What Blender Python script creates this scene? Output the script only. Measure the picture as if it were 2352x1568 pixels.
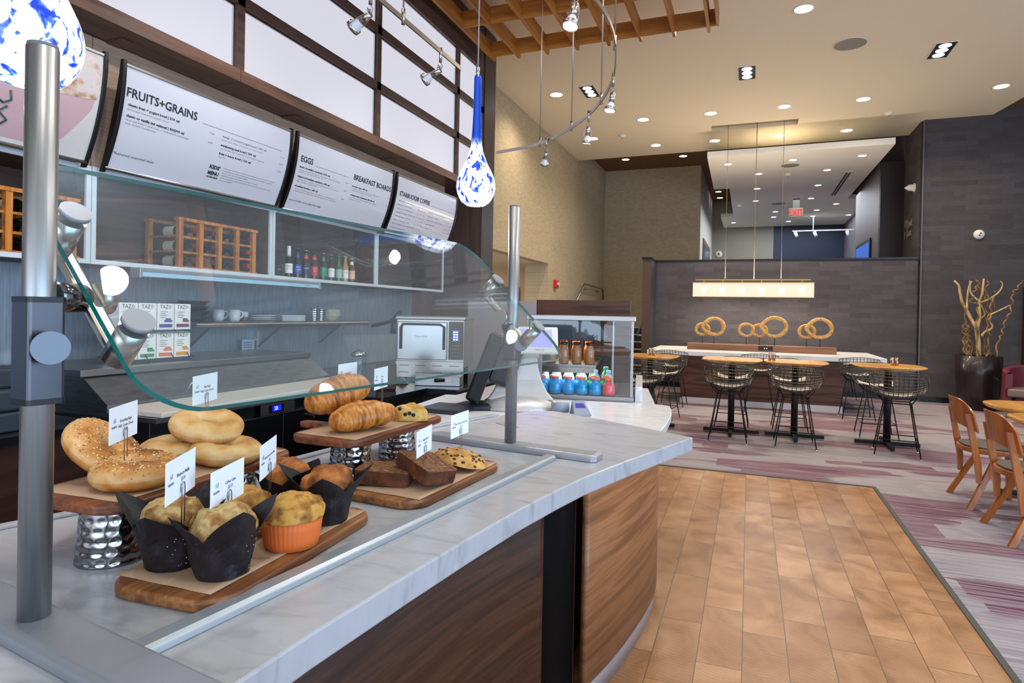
import bpy, bmesh, math, random
from mathutils import Vector, Matrix, Euler
from math import radians as R, sin, cos, pi, sqrt, atan2

for o in list(bpy.data.objects): bpy.data.objects.remove(o)
C = bpy.context.scene.collection
S = bpy.context.scene
rnd = random.Random(7)

# ------------------------------------------------------------------ camera
FPX = 1420.0
cam_d = bpy.data.cameras.new('camera'); cam = bpy.data.objects.new('camera', cam_d); C.objects.link(cam)
cam_d.sensor_width = 36.0; cam_d.lens = FPX / 2352 * 36
cam_d.shift_y = -(784 - 724.86) / 2352
cam_d.clip_start = 0.02; cam_d.clip_end = 80
_psi, _pit, _rol = R(20.9952), R(-0.3), 0.0194
_f = Vector((-sin(_psi) * cos(_pit), cos(_psi) * cos(_pit), sin(_pit)))
_r = Vector((cos(_psi), sin(_psi), 0)); _u = _r.cross(_f)
_r2 = _r * cos(_rol) + _u * sin(_rol); _u2 = _u * cos(_rol) - _r * sin(_rol)
cam.matrix_world = Matrix(((_r2.x, _u2.x, -_f.x, 0), (_r2.y, _u2.y, -_f.y, 0), (_r2.z, _u2.z, -_f.z, 1.42), (0, 0, 0, 1)))
S.camera = cam

# ------------------------------------------------------------------ world, exposure
w = bpy.data.worlds.new('world'); S.world = w; w.use_nodes = True
w.node_tree.nodes['Background'].inputs[0].default_value = (0.90, 0.93, 1.0, 1)
w.node_tree.nodes['Background'].inputs[1].default_value = 0.8
S.view_settings.view_transform = 'Standard'; S.view_settings.look = 'None'
S.view_settings.gamma = 1; S.view_settings.exposure = 0.5
S.view_settings.use_curve_mapping = False

def light(name, kind, loc, energy, col=(1, 1, 1), size=1.0, sy=None, aim=None, spot=None, blend=0.5):
    d = bpy.data.lights.new(name, kind); d.energy = energy; d.color = col
    if kind == 'AREA':
        d.size = size
        if sy: d.shape = 'RECTANGLE'; d.size_y = sy
    else: d.shadow_soft_size = size
    if kind == 'SPOT': d.spot_size = R(spot or 60); d.spot_blend = blend
    o = bpy.data.objects.new(name, d); C.objects.link(o); o.location = loc
    t = Vector(aim) if aim else Vector(loc) - Vector((0, 0, 1))
    o.rotation_euler = (t - Vector(loc)).to_track_quat('-Z', 'Y').to_euler()
    return o
LK = 1.0
WARM = (1.0, 0.84, 0.66); NEUT = (1.0, 0.95, 0.88); BLUE = (0.42, 0.68, 1.0)
# daylight from the windows to the right of and behind the camera
light('window_daylight', 'AREA', (5.6, -0.5, 1.9), 270, BLUE, 7.0, 3.4, aim=(-3, 3.0, 1.2))
light('entrance_daylight', 'AREA', (-0.6, -4.0, 1.9), 60, (0.6, 0.78, 1.0), 3.5, 2.4, aim=(-0.8, 3, 1.0))
# the room's ceiling lighting
for _x, _y, _e in [(-.7, .6, 60), (-2.0, 2.4, 90), (-.7, 2.4, 80), (.46, 4.1, 130), (1.62, 2.4, 110), (2.8, 4.1, 130), (-.70, 7.69, 120), (1.62, 7.69, 120), (.5, 7.69, 150), (-1.84, 11.15, 130), (-.69, 11.14, 150), (.47, 11.11, 150), (1.62, 11.13, 150), (3.3, 11.14, 150), (-2.95, 9.46, 150), (-1.86, 12.92, 110), (.46, 12.86, 110), (3.2, 12.92, 90), (3.3, 7.69, 150)]:
    light('downlight_lamp', 'SPOT', (_x, _y, 4.885), _e * LK, NEUT if _y < 6 else WARM, .09, spot=150, blend=1.0)
light('hall_end_light', 'AREA', (1.0, 18.8, 4.38), 150, (0.85, 0.93, 1.0), 3.0, 5.0)
light('corridor_fill_light', 'AREA', (-5.6, 10.5, 2.42), 45, WARM, 1.5, 3.0)  # unseen fill light, added so the corridor does not render black

# ------------------------------------------------------------------ materials
def lin(c):
    if isinstance(c, str):
        c = c.lstrip('#'); c = [int(c[i:i + 2], 16) / 255 for i in (0, 2, 4)]
        c = [v / 12.92 if v <= .04045 else ((v + .055) / 1.055) ** 2.4 for v in c]
    return (c[0], c[1], c[2], 1)
MC = {}
def nt(m): return m.node_tree.nodes, m.node_tree.links
def mat(name, col, rough=.5, metal=0, emit=None, es=0, spec=.5, trans=0, ior=1.45, alpha=1, bump=None, coat=0, aniso=0, sss=0):
    if name in MC: return MC[name]
    m = bpy.data.materials.new(name); m.use_nodes = True; N, L = nt(m)
    b = N['Principled BSDF']; b.inputs['Base Color'].default_value = lin(col)
    b.inputs['Roughness'].default_value = rough; b.inputs['Metallic'].default_value = metal
    b.inputs['Specular IOR Level'].default_value = spec; b.inputs['IOR'].default_value = ior
    b.inputs['Transmission Weight'].default_value = trans; b.inputs['Coat Weight'].default_value = coat
    b.inputs['Subsurface Weight'].default_value = sss
    if sss: b.inputs['Subsurface Scale'].default_value = .01
    if emit is not None:
        b.inputs['Emission Color'].default_value = lin(emit); b.inputs['Emission Strength'].default_value = es
    if bump:
        sc, st = bump[0], bump[1]; det = bump[2] if len(bump) > 2 else 3
        tc = N.new('ShaderNodeTexCoord'); n = N.new('ShaderNodeTexNoise'); n.inputs['Scale'].default_value = sc; n.inputs['Detail'].default_value = det
        bp = N.new('ShaderNodeBump'); bp.inputs['Strength'].default_value = st; bp.inputs['Distance'].default_value = .01
        L.new(tc.outputs['Object'], n.inputs['Vector']); L.new(n.outputs['Fac'], bp.inputs['Height']); L.new(bp.outputs['Normal'], b.inputs['Normal'])
    MC[name] = m; return m
def ramp(N, stops, interp='LINEAR'):
    r = N.new('ShaderNodeValToRGB'); r.color_ramp.interpolation = interp
    e = r.color_ramp.elements
    while len(e) < len(stops): e.new(.5)
    for i, (p, c) in enumerate(stops): e[i].position = p; e[i].color = lin(c)
    return r
def noisemat(name, stops, scale=(1, 1, 1), nscale=5, detail=4, rough=.5, metal=0, dist=0, bump=0, coords='Object', rot=(0, 0, 0), spec=.5, bdist=.01, coat=0, interp='LINEAR', sss=0):
    if name in MC: return MC[name]
    m = mat(name, (1, 1, 1), rough, metal, spec=spec, coat=coat, sss=sss); N, L = nt(m); b = N['Principled BSDF']
    tc = N.new('ShaderNodeTexCoord'); mp = N.new('ShaderNodeMapping'); mp.inputs['Scale'].default_value = scale; mp.inputs['Rotation'].default_value = rot
    n = N.new('ShaderNodeTexNoise'); n.inputs['Scale'].default_value = nscale; n.inputs['Detail'].default_value = detail; n.inputs['Distortion'].default_value = dist
    r = ramp(N, stops, interp)
    L.new(tc.outputs[coords], mp.inputs[0]); L.new(mp.outputs[0], n.inputs['Vector']); L.new(n.outputs['Fac'], r.inputs[0]); L.new(r.outputs[0], b.inputs['Base Color'])
    if bump:
        bp = N.new('ShaderNodeBump'); bp.inputs['Strength'].default_value = bump; bp.inputs['Distance'].default_value = bdist
        L.new(n.outputs['Fac'], bp.inputs['Height']); L.new(bp.outputs['Normal'], b.inputs['Normal'])
    return m
def wood(name, dark, light_, axis='y', g=1.0, rough=.4, ring=14, coat=.0):
    s = {'c': (.8, .6, 13), 'x': (.7, 12, 12), 'y': (12, .7, 12), 'z': (12, 12, .7)}[axis]; s = tuple(v * g for v in s)
    mid = [(a + b) / 2 for a, b in zip(lin(dark)[:3], lin(light_)[:3])]
    return noisemat(name, [(.3, dark), (.48, mid), (.56, light_), (.66, mid), (.8, dark)], s, 1.7, 7, rough, dist=.08, coat=coat, bump=.02)
def brushed(name, col, rough=.3, axis='y'):
    s = {'x': (2, 60, 60), 'y': (60, 2, 60), 'z': (60, 60, 2)}[axis]
    c0 = [v * .85 for v in lin(col)[:3]]
    return noisemat(name, [(.3, c0), (.7, col)], s, 4, 2, rough, metal=1, bump=.04)
def thin_glass(name, tint=(1, 1, 1), ior=1.45, haze=0.0, hazecol=(.7, .75, .8)):
    if name in MC: return MC[name]
    m = bpy.data.materials.new(name); m.use_nodes = True; N, L = nt(m); N.clear()
    out = N.new('ShaderNodeOutputMaterial'); tr = N.new('ShaderNodeBsdfTransparent'); tr.inputs[0].default_value = lin(tint)
    gl = N.new('ShaderNodeBsdfGlossy'); gl.inputs['Roughness'].default_value = .01
    ge = N.new('ShaderNodeNewGeometry'); dt = N.new('ShaderNodeVectorMath'); dt.operation = 'DOT_PRODUCT'; L.new(ge.outputs['Normal'], dt.inputs[0]); L.new(ge.outputs['Incoming'], dt.inputs[1])
    def mth(op, a, b=None):
        q = N.new('ShaderNodeMath'); q.operation = op
        for i, v in enumerate((a, b)):
            if v is None: continue
            if isinstance(v, (int, float)): q.inputs[i].default_value = v
            else: L.new(v, q.inputs[i])
        return q.outputs[0]
    fr = mth('ADD', mth('MULTIPLY', mth('POWER', mth('SUBTRACT', 1.0, mth('ABSOLUTE', dt.outputs['Value'])), 5.0), .9), (ior - 1) ** 2 / (ior + 1) ** 2)
    mx = N.new('ShaderNodeMixShader'); L.new(fr, mx.inputs[0]); L.new(tr.outputs[0], mx.inputs[1]); L.new(gl.outputs[0], mx.inputs[2])
    last = mx
    if haze:
        df = N.new('ShaderNodeBsdfDiffuse'); df.inputs[0].default_value = lin(hazecol)
        m2 = N.new('ShaderNodeMixShader'); m2.inputs[0].default_value = haze; L.new(mx.outputs[0], m2.inputs[1]); L.new(df.outputs[0], m2.inputs[2]); last = m2
    L.new(last.outputs[0], out.inputs[0]); MC[name] = m; return m

# ------------------------------------------------------------------ mesh builder
class MB:
    def __init__(s): s.v = []; s.f = []; s.m = []; s.sm = []
    def add(s, vs, fs, mi=0, smooth=False):
        k = len(s.v); s.v += [tuple(v) for v in vs]
        for f in fs: s.f.append(tuple(i + k for i in f)); s.m.append(mi); s.sm.append(smooth)
        return s
    def box(s, x0, x1, y0, y1, z0, z1, mi=0, M=None):
        x0, x1 = sorted((x0, x1)); y0, y1 = sorted((y0, y1)); z0, z1 = sorted((z0, z1))
        vs = [(x, y, z) for z in (z0, z1) for y in (y0, y1) for x in (x0, x1)]
        if M: vs = [M @ Vector(v) for v in vs]
        return s.add(vs, [(0, 2, 3, 1), (4, 5, 7, 6), (0, 1, 5, 4), (2, 6, 7, 3), (0, 4, 6, 2), (1, 3, 7, 5)], mi)
    def prism(s, poly, z0, z1, mi=0, M=None, smooth=False):
        a = sum(poly[i][0] * poly[(i + 1) % len(poly)][1] - poly[(i + 1) % len(poly)][0] * poly[i][1] for i in range(len(poly)))
        if a < 0: poly = poly[::-1]
        n = len(poly); vs = [(p[0], p[1], z0) for p in poly] + [(p[0], p[1], z1) for p in poly]
        if M: vs = [M @ Vector(v) for v in vs]
        s.add(vs, [tuple(range(n))[::-1], tuple(range(n, 2 * n))], mi)
        k = len(s.v) - 2 * n
        for i in range(n): s.f.append((k + i, k + (i + 1) % n, k + n + (i + 1) % n, k + n + i)); s.m.append(mi); s.sm.append(smooth)
        return s
    def lathe(s, prof, c=(0, 0, 0), n=24, mi=0, M=None, smooth=True, cap=True, wob=None):
        vs = []; 
        for (r, z) in prof:
            for k in range(n):
                a = 2 * pi * k / n; rr = r if wob is None else wob(r, z, a)
                vs.append((c[0] + rr * cos(a), c[1] + rr * sin(a), c[2] + z))
        if M: vs = [M @ Vector(v) for v in vs]
        fs = [(i * n + k, i * n + (k + 1) % n, (i + 1) * n + (k + 1) % n, (i + 1) * n + k) for i in range(len(prof) - 1) for k in range(n)]
        s.add(vs, fs, mi, smooth)
        if cap:
            k0 = len(s.v) - len(vs)
            s.f.append(tuple(k0 + k for k in range(n))[::-1]); s.m.append(mi); s.sm.append(False)
            s.f.append(tuple(k0 + (len(prof) - 1) * n + k for k in range(n))); s.m.append(mi); s.sm.append(False)
        return s
    def cyl(s, p0, p1, r0, r1=None, n=16, mi=0, smooth=True):
        r1 = r0 if r1 is None else r1; p0 = Vector(p0); p1 = Vector(p1); d = p1 - p0
        M = Matrix.Translation(p0) @ d.to_track_quat('Z', 'Y').to_matrix().to_4x4()
        return s.lathe([(r0, 0), (r1, d.length)], n=n, mi=mi, M=M, smooth=smooth)
    def tube(s, pts, r, n=8, mi=0, closed=False, cap=True):
        pts = [Vector(p) for p in pts]; m = len(pts); rs = r if isinstance(r, (list, tuple)) else [r] * m
        vs = []; up = None
        for i, p in enumerate(pts):
            if closed: t = pts[(i + 1) % m] - pts[i - 1]
            else: t = pts[min(i + 1, m - 1)] - pts[max(i - 1, 0)]
            t.normalize()
            if up is None: up = Vector((0, 0, 1)) if abs(t.z) < .9 else Vector((1, 0, 0))
            a = (up - t * up.dot(t))
            if a.length < 1e-5: a = t.orthogonal()
            a.normalize(); up = a; b = t.cross(a)
            for k in range(n):
                an = 2 * pi * k / n; vs.append(p + (a * cos(an) + b * sin(an)) * rs[i])
        fs = [(i * n + k, i * n + (k + 1) % n, ((i + 1) % m) * n + (k + 1) % n, ((i + 1) % m) * n + k) for i in range(m if closed else m - 1) for k in range(n)]
        s.add(vs, fs, mi, True)
        if not closed and cap:
            k0 = len(s.v) - len(vs); s.f.append(tuple(k0 + k for k in range(n))[::-1]); s.m.append(mi); s.sm.append(False)
            s.f.append(tuple(k0 + (m - 1) * n + k for k in range(n))); s.m.append(mi); s.sm.append(False)
        return s
    def grid(s, fn, nu, nv, mi=0, smooth=True, flip=False):
        vs = [fn(i / nu, j / nv) for j in range(nv + 1) for i in range(nu + 1)]
        fs = [(j * (nu + 1) + i, j * (nu + 1) + i + 1, (j + 1) * (nu + 1) + i + 1, (j + 1) * (nu + 1) + i) for j in range(nv) for i in range(nu)]
        if flip: fs = [f[::-1] for f in fs]
        return s.add(vs, fs, mi, smooth)
    def xf(s, M): s.v = [tuple(M @ Vector(v)) for v in s.v]; return s
    def build(s, name, mats, parent=None, world=True, bevel=0, bseg=2, solid=0, sub=0, kind=None, label=None):
        if not isinstance(mats, (list, tuple)): mats = [mats]
        vs = s.v
        if parent is not None and world:
            M = wm(parent).inverted(); vs = [tuple(M @ Vector(v)) for v in vs]
        me = bpy.data.meshes.new(name); me.from_pydata(vs, [], s.f); 
        for m in mats: me.materials.append(m)
        me.polygons.foreach_set('material_index', s.m); me.polygons.foreach_set('use_smooth', s.sm); me.update()
        o = bpy.data.objects.new(name, me); C.objects.link(o)
        if parent is not None: o.parent = parent
        if solid: md = o.modifiers.new('solid', 'SOLIDIFY'); md.thickness = solid; md.offset = 0
        if bevel: md = o.modifiers.new('bevel', 'BEVEL'); md.width = bevel; md.segments = bseg; md.limit_method = 'ANGLE'; md.angle_limit = R(40)
        if sub: md = o.modifiers.new('sub', 'SUBSURF'); md.levels = sub; md.render_levels = sub
        if kind: o['kind'] = kind
        if label: o['label'] = label
        return o
def wm(o):
    M = Matrix.LocRotScale(o.location, o.rotation_euler, o.scale)
    return wm(o.parent) @ M if o.parent else M
def thing(name, label, cat, loc=(0, 0, 0), rz=0, group=None):
    o = bpy.data.objects.new(name, None); o.empty_display_size = .05; C.objects.link(o); o.location = loc; o.rotation_euler = (0, 0, rz)
    return tag(o, label, cat, group)
def tag(o, label, cat, group=None):
    o['label'] = label; o['category'] = cat
    if group: o['group'] = group
    return o
def struct(name, mb, mats, parent=None, **k):
    o = mb.build(name, mats, parent, **k)
    if parent is None: o['kind'] = 'structure'
    return o
def kids(o): return [c for c in bpy.data.objects if c.parent == o]
def dup(o, loc=None, rz=None, label=None, parent=None):
    c = o.copy(); C.objects.link(c)
    if parent is not None: c.parent = parent
    if loc is not None: c.location = loc
    if rz is not None: c.rotation_euler = (0, 0, rz)
    if label: c['label'] = label
    for k in kids(o): dup(k, parent=c)
    return c
def rbox_poly(x0, x1, y0, y1, r, n=5):
    out = []
    for cx, cy, a0 in ((x1 - r, y0 + r, -90), (x1 - r, y1 - r, 0), (x0 + r, y1 - r, 90), (x0 + r, y0 + r, 180)):
        for k in range(n + 1):
            a = R(a0 + 90 * k / n); out.append((cx + r * cos(a), cy + r * sin(a)))
    return out
FONTC = {}
def text(s, size, sx=1.0, sp=1.0, res=2, align='LEFT', bold=0.0, shear=0.0):
    key = (s, size, sx, sp, res, align, bold, shear)
    if key in FONTC: return FONTC[key]
    c = bpy.data.curves.new('t', 'FONT'); c.body = s; c.size = size; c.space_character = sp; c.resolution_u = res; c.align_x = align; c.offset = bold; c.shear = shear
    o = bpy.data.objects.new('t', c); C.objects.link(o)
    dg = bpy.context.evaluated_depsgraph_get(); me = bpy.data.meshes.new_from_object(o.evaluated_get(dg))
    vs = [(v.co.x * sx, v.co.y) for v in me.vertices]; fs = [tuple(p.vertices) for p in me.polygons]
    bpy.data.objects.remove(o); bpy.data.curves.remove(c); bpy.data.meshes.remove(me)
    FONTC[key] = (vs, fs); return vs, fs
def put_text(mb, t, fn, mi=0):
    vs, fs = t; mb.add([fn(x, y) for x, y in vs], fs, mi)
ORD = ['first', 'second', 'third', 'fourth', 'fifth', 'sixth', 'seventh', 'eighth', 'ninth', 'tenth', 'eleventh', 'twelfth', 'thirteenth', 'fourteenth']

# common materials
STEEL = brushed('brushed_steel', '#a8a9ab', .34); STEELV = brushed('brushed_steel_vertical', '#a4a7ab', .40, 'z')
CHROME = mat('polished_metal', '#d0d0d0', .12, 1); NICKEL = mat('satin_nickel', '#b3aca4', .28, 1)
ALU = mat('satin_aluminium', '#a0a3ab', .4, .6); BLACK = mat('black_plastic', '#0b0c10', .35); DMETAL = mat('dark_metal', '#1b1713', .4, .6)
WHITE = mat('white_paint', '#e8e6e0', .6); CARD = mat('white_card', '#eef2f8', .6); INK = mat('black_ink', '#16161c', .6); INKG = mat('grey_ink', '#5a5a62', .6)
# ================================================================== SETTING
def floor_tile_mat():
    m = mat('floor_tile', (1, 1, 1), .32); N, L = nt(m); b = N['Principled BSDF']
    tc = N.new('ShaderNodeTexCoord'); sx = N.new('ShaderNodeSeparateXYZ'); cb = N.new('ShaderNodeCombineXYZ')
    L.new(tc.outputs['Object'], sx.inputs[0]); L.new(sx.outputs[1], cb.inputs[0]); L.new(sx.outputs[0], cb.inputs[1])
    br = N.new('ShaderNodeTexBrick'); br.inputs['Scale'].default_value = 1; br.inputs['Brick Width'].default_value = .53; br.inputs['Row Height'].default_value = .178
    br.inputs['Mortar Size'].default_value = .002; br.inputs['Mortar Smooth'].default_value = .1; br.offset = .37; br.inputs['Bias'].default_value = 0
    br.inputs['Color1'].default_value = (0, 0, 0, 1); br.inputs['Color2'].default_value = (1, 1, 1, 1); br.inputs['Mortar'].default_value = (.5, .5, .5, 1)
    L.new(cb.outputs[0], br.inputs['Vector'])
    # end-grain rings: coordinates offset per tile
    ad = N.new('ShaderNodeVectorMath'); ad.operation = 'MULTIPLY_ADD'; ad.inputs[1].default_value = (7, 5, 3)
    L.new(br.outputs['Color'], ad.inputs[0]); L.new(cb.outputs[0], ad.inputs[2])
    wv = N.new('ShaderNodeTexWave'); wv.wave_type = 'RINGS'; wv.rings_direction = 'SPHERICAL'; wv.inputs['Scale'].default_value = 16; wv.inputs['Distortion'].default_value = 9; wv.inputs['Detail'].default_value = 3; wv.inputs['Detail Scale'].default_value = .6
    L.new(ad.outputs[0], wv.inputs['Vector'])
    n1 = N.new('ShaderNodeTexNoise'); n1.inputs['Scale'].default_value = 3.0; n1.inputs['Detail'].default_value = 5; n1.inputs['Distortion'].default_value = 1.2; L.new(ad.outputs[0], n1.inputs['Vector'])
    r1 = ramp(N, [(.25, '#7c5535'), (.42, '#9c704b'), (.58, '#ad825d'), (.78, '#bf966f')]); L.new(n1.outputs['Fac'], r1.inputs[0])
    mw = N.new('ShaderNodeMixRGB'); mw.blend_type = 'MULTIPLY'; mw.inputs[0].default_value = .17; L.new(r1.outputs[0], mw.inputs[1]); L.new(wv.outputs['Color'], mw.inputs[2])
    tr = ramp(N, [(0, (.80, .77, .75)), (1, (1.14, 1.14, 1.12))]); L.new(br.outputs['Color'], tr.inputs[0])
    m2 = N.new('ShaderNodeMixRGB'); m2.blend_type = 'MULTIPLY'; m2.inputs[0].default_value = 1; L.new(mw.outputs[0], m2.inputs[1]); L.new(tr.outputs[0], m2.inputs[2])
    m3 = N.new('ShaderNodeMixRGB'); m3.inputs[2].default_value = lin('#594a3a'); L.new(br.outputs['Fac'], m3.inputs[0]); L.new(m2.outputs[0], m3.inputs[1]); L.new(m3.outputs[0], b.inputs['Base Color'])
    return m
def carpet_mat():
    m = mat('carpet', (1, 1, 1), .95, spec=.1); N, L = nt(m); b = N['Principled BSDF']
    tc = N.new('ShaderNodeTexCoord')
    def nz(scale, s3, det=3, dist=0):
        mp = N.new('ShaderNodeMapping'); mp.inputs['Scale'].default_value = s3; n = N.new('ShaderNodeTexNoise'); n.inputs['Scale'].default_value = scale; n.inputs['Detail'].default_value = det; n.inputs['Distortion'].default_value = dist
        L.new(tc.outputs['Object'], mp.inputs[0]); L.new(mp.outputs[0], n.inputs['Vector']); return n
    st = nz(3, (.5, 26, 1), 3); patch = nz(1.0, (.55, 1.5, 1), 2, .5)
    mp = N.new('ShaderNodeMapping'); mp.inputs['Scale'].default_value = (.75, 2.6, 1); vo = N.new('ShaderNodeTexVoronoi'); vo.distance = 'CHEBYCHEV'; vo.inputs['Scale'].default_value = 1.0
    L.new(tc.outputs['Object'], mp.inputs[0]); L.new(mp.outputs[0], vo.inputs['Vector'])
    gr = ramp(N, [(.3, '#79737a'), (.5, '#928c92'), (.65, '#a19b9f'), (.8, '#837c82')]); L.new(st.outputs['Fac'], gr.inputs[0])
    pl = ramp(N, [(.34, '#402030'), (.45, '#6a4656'), (.52, '#8d8289'), (.6, '#755260'), (.72, '#8f848b'), (.8, '#4f2c3c')]); st2 = nz(3.4, (.3, 22, 1), 5); L.new(st2.outputs['Fac'], pl.inputs[0])
    sm = N.new('ShaderNodeMath'); sm.operation = 'MULTIPLY_ADD'; sm.inputs[1].default_value = .34; L.new(vo.outputs['Color'], sm.inputs[0])
    L.new(patch.outputs['Fac'], sm.inputs[2])
    mk = ramp(N, [(.66, (0, 0, 0)), (.71, (1, 1, 1))]); L.new(sm.outputs[0], mk.inputs[0])
    mx = N.new('ShaderNodeMixRGB'); L.new(mk.outputs[0], mx.inputs[0]); L.new(gr.outputs[0], mx.inputs[1]); L.new(pl.outputs[0], mx.inputs[2]); L.new(mx.outputs[0], b.inputs['Base Color'])
    return m
def brickwall_mat(name, c1, c2, cm, bw, rh, rough=.8, axis='x', bump=0.0, ms=.002, spec=.2):
    m = mat(name, (1, 1, 1), rough, spec=spec); N, L = nt(m); b = N['Principled BSDF']
    tc = N.new('ShaderNodeTexCoord'); sx = N.new('ShaderNodeSeparateXYZ'); cb = N.new('ShaderNodeCombineXYZ'); L.new(tc.outputs['Object'], sx.inputs[0])
    L.new(sx.outputs[0 if axis == 'x' else 1], cb.inputs[0]); L.new(sx.outputs[2], cb.inputs[1])
    br = N.new('ShaderNodeTexBrick'); br.inputs['Scale'].default_value = 1; br.inputs['Brick Width'].default_value = bw; br.inputs['Row Height'].default_value = rh
    br.inputs['Mortar Size'].default_value = ms; br.inputs['Color1'].default_value = lin(c1); br.inputs['Color2'].default_value = lin(c2); br.inputs['Mortar'].default_value = lin(cm)
    L.new(cb.outputs[0], br.inputs['Vector'])
    n = N.new('ShaderNodeTexNoise'); n.inputs['Scale'].default_value = 1; mp = N.new('ShaderNodeMapping'); mp.inputs['Scale'].default_value = (12, 160, 1); L.new(cb.outputs[0], mp.inputs[0]); L.new(mp.outputs[0], n.inputs['Vector'])
    tr = ramp(N, [(.3, (.86, .86, .86)), (.7, (1.1, 1.1, 1.1))]); L.new(n.outputs['Fac'], tr.inputs[0])
    mx = N.new('ShaderNodeMixRGB'); mx.blend_type = 'MULTIPLY'; mx.inputs[0].default_value = 1; L.new(br.outputs['Color'], mx.inputs[1]); L.new(tr.outputs[0], mx.inputs[2]); L.new(mx.outputs[0], b.inputs['Base Color'])
    return m
TILE = floor_tile_mat(); CARPET = carpet_mat()
GREYTILE = brickwall_mat('charcoal_textile_wall', '#49464a', '#555256', '#48454a', .34, .085, ms=.0008)
WPAPER = brickwall_mat('beige_textured_wallpaper', '#b3a384', '#bfb092', '#9f9073', .09, .028, axis='x')
WPAPERY = brickwall_mat('beige_textured_wallpaper_side', '#b3a384', '#bfb092', '#9f9073', .09, .028, axis='y')
CEIL = mat('ceiling_paint', '#e8dcc2', .8, spec=.2); CEIL2 = mat('hall_ceiling_paint', '#f0ece0', .8, spec=.2)
BROWNC = mat('brown_ceiling_paint', '#7a5a40', .7, spec=.2); CREAM = mat('cream_paint', '#d9c29a', .7)
DKWOOD = wood('dark_brown_laminate', '#2e1f1b', '#43302a', 'y', 1, .45); PILLAR = wood('dark_pillar_laminate', '#2a2021', '#3a2e30', 'z', 1, .4)
TAN = noisemat('tan_laminate', [(.3, '#9c826f'), (.7, '#b39a84')], (30, 2, 30), 3, 3, .5)
WALNUT = wood('walnut_laminate', '#26140f', '#4b2d20', 'c', 1.7, .4); WALNUTX = wood('walnut_laminate_horizontal', '#2c1812', '#5c3828', 'x', 1.2, .4)
WARMWAL = wood('light_walnut_laminate', '#6b432a', '#946441', 'c', 1.5, .4)

# floors
struct('floor', MB().prism([(-4.2, -3.2), (1.0, -3.2), (1.0, 5.97), (-4.2, 5.97)], -.05, 0), TILE)
struct('floor', MB().prism([(1.03, -3.2), (7, -3.2), (7, 13.2), (3.0, 13.2), (3.0, 23), (-7, 23), (-7, 6.0), (1.03, 6.0)], -.05, 0.004), CARPET)
struct('trim_1', MB().box(1.0, 1.03, -3.2, 6.0, -.04, .006).box(-4.2, 1.0, 5.97, 6.0, -.04, .006), mat('floor_transition_strip', '#4c504f', .5, .4))
# left wall behind the counter
struct('wall_left', MB().box(-3.9, -3.75, -3.2, 6.95, 0, 4.9), mat('back_of_house_wall', '#6d625a', .6))
struct('trim_2', MB().box(-3.748, -3.738, -1.5, 6.42, .86, 1.64), noisemat('steel_backsplash', [(.3, '#8796a6'), (.7, '#9fb0c0')], (1, 30, 2), 3, 3, .36, metal=.35))
struct('trim_3', MB().box(-3.748, -3.74, 6.42, 6.95, 0, 2.87).box(-3.75, -3.08, 6.93, 6.95, 0, 2.87), wood('brown_end_laminate', '#4c3a33', '#5f4a41', 'z', 1, .5))
mb = MB()
for a, b in ((-1.5, .92), (.925, 2.308), (2.312, 3.672), (3.676, 5.058), (5.062, 6.46)): mb.box(-3.748, -3.35, a, b, 2.17, 2.87)
struct('trim_4', mb, TAN)
# brown header beam over the menu boards
mb = MB()
for a, b in ((-1.5, 1.52), (1.524, 3.088), (3.092, 4.668), (4.672, 6.268), (6.272, 6.95)): mb.box(-3.748, -3.09, a, b, 2.872, 2.95)
for yy in (1.0, 2.38, 3.75, 5.1): mb.box(-3.34, -3.22, yy, yy + .07, 2.862, 2.873)
struct('trim_5', mb, wood('brown_header_laminate', '#4a342c', '#6a4e42', 'y', 1, .38))
# frame of the backlit screen
mb = MB(); FX0, FX1 = -3.16, -3.09
for z0, z1 in ((3.36, 3.43), (3.85, 3.925)): mb.box(FX0, FX1, 0, 6.95, z0, z1)
mb.box(-3.3, FX1, 0, 6.95, 4.37, 4.9)
for y in (1.5, 3.06, 4.64, 6.22): mb.box(FX0, FX1, y, y + .06, 2.95, 4.37)
mb.box(FX0, FX1, 6.86, 6.95, 2.95, 4.37); mb.box(-3.3, -3.25, 0, 6.95, 2.95, 4.37)
struct('trim_6', mb, wood('screen_frame_laminate', '#3a2824', '#4f3a33', 'y', 1, .4))
# pillar at the end of the counter wall
struct('wall_left', MB().box(-3.9, -3.08, 6.951, 7.29, 0, 4.9), PILLAR)
# long wall beyond, with the corridor opening
mb = MB(); mb.box(-3.9, -3.72, 7.29, 11.63, 2.4, 4.9).box(-3.9, -3.72, 11.63, 13.7, 0, 4.9).box(-3.9, -3.72, 13.7, 16.6, 0, 5.3).box(-4.2, -3.9, 11.635, 11.7, 0, 2.4)
struct('wall_left', mb, WPAPERY)
struct('wall_back', MB().box(-8, -4.2, 13.5, 13.6, 0, 2.7).box(-8, -7.9, 7, 13.5, 0, 2.7), CREAM)
struct('ceiling', MB().box(-8, -3.9, 7.29, 13.5, 2.45, 2.6).box(-4.25, -3.95, 7.3, 11.6, 2.41, 2.45), mat('corridor_ceiling_paint', '#e0d2b4', .7))
struct('door_1', MB().box(-5.8, -5.0, 13.42, 13.5, 0, 2.0), mat('dark_door', '#4a4145', .5))
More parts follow.
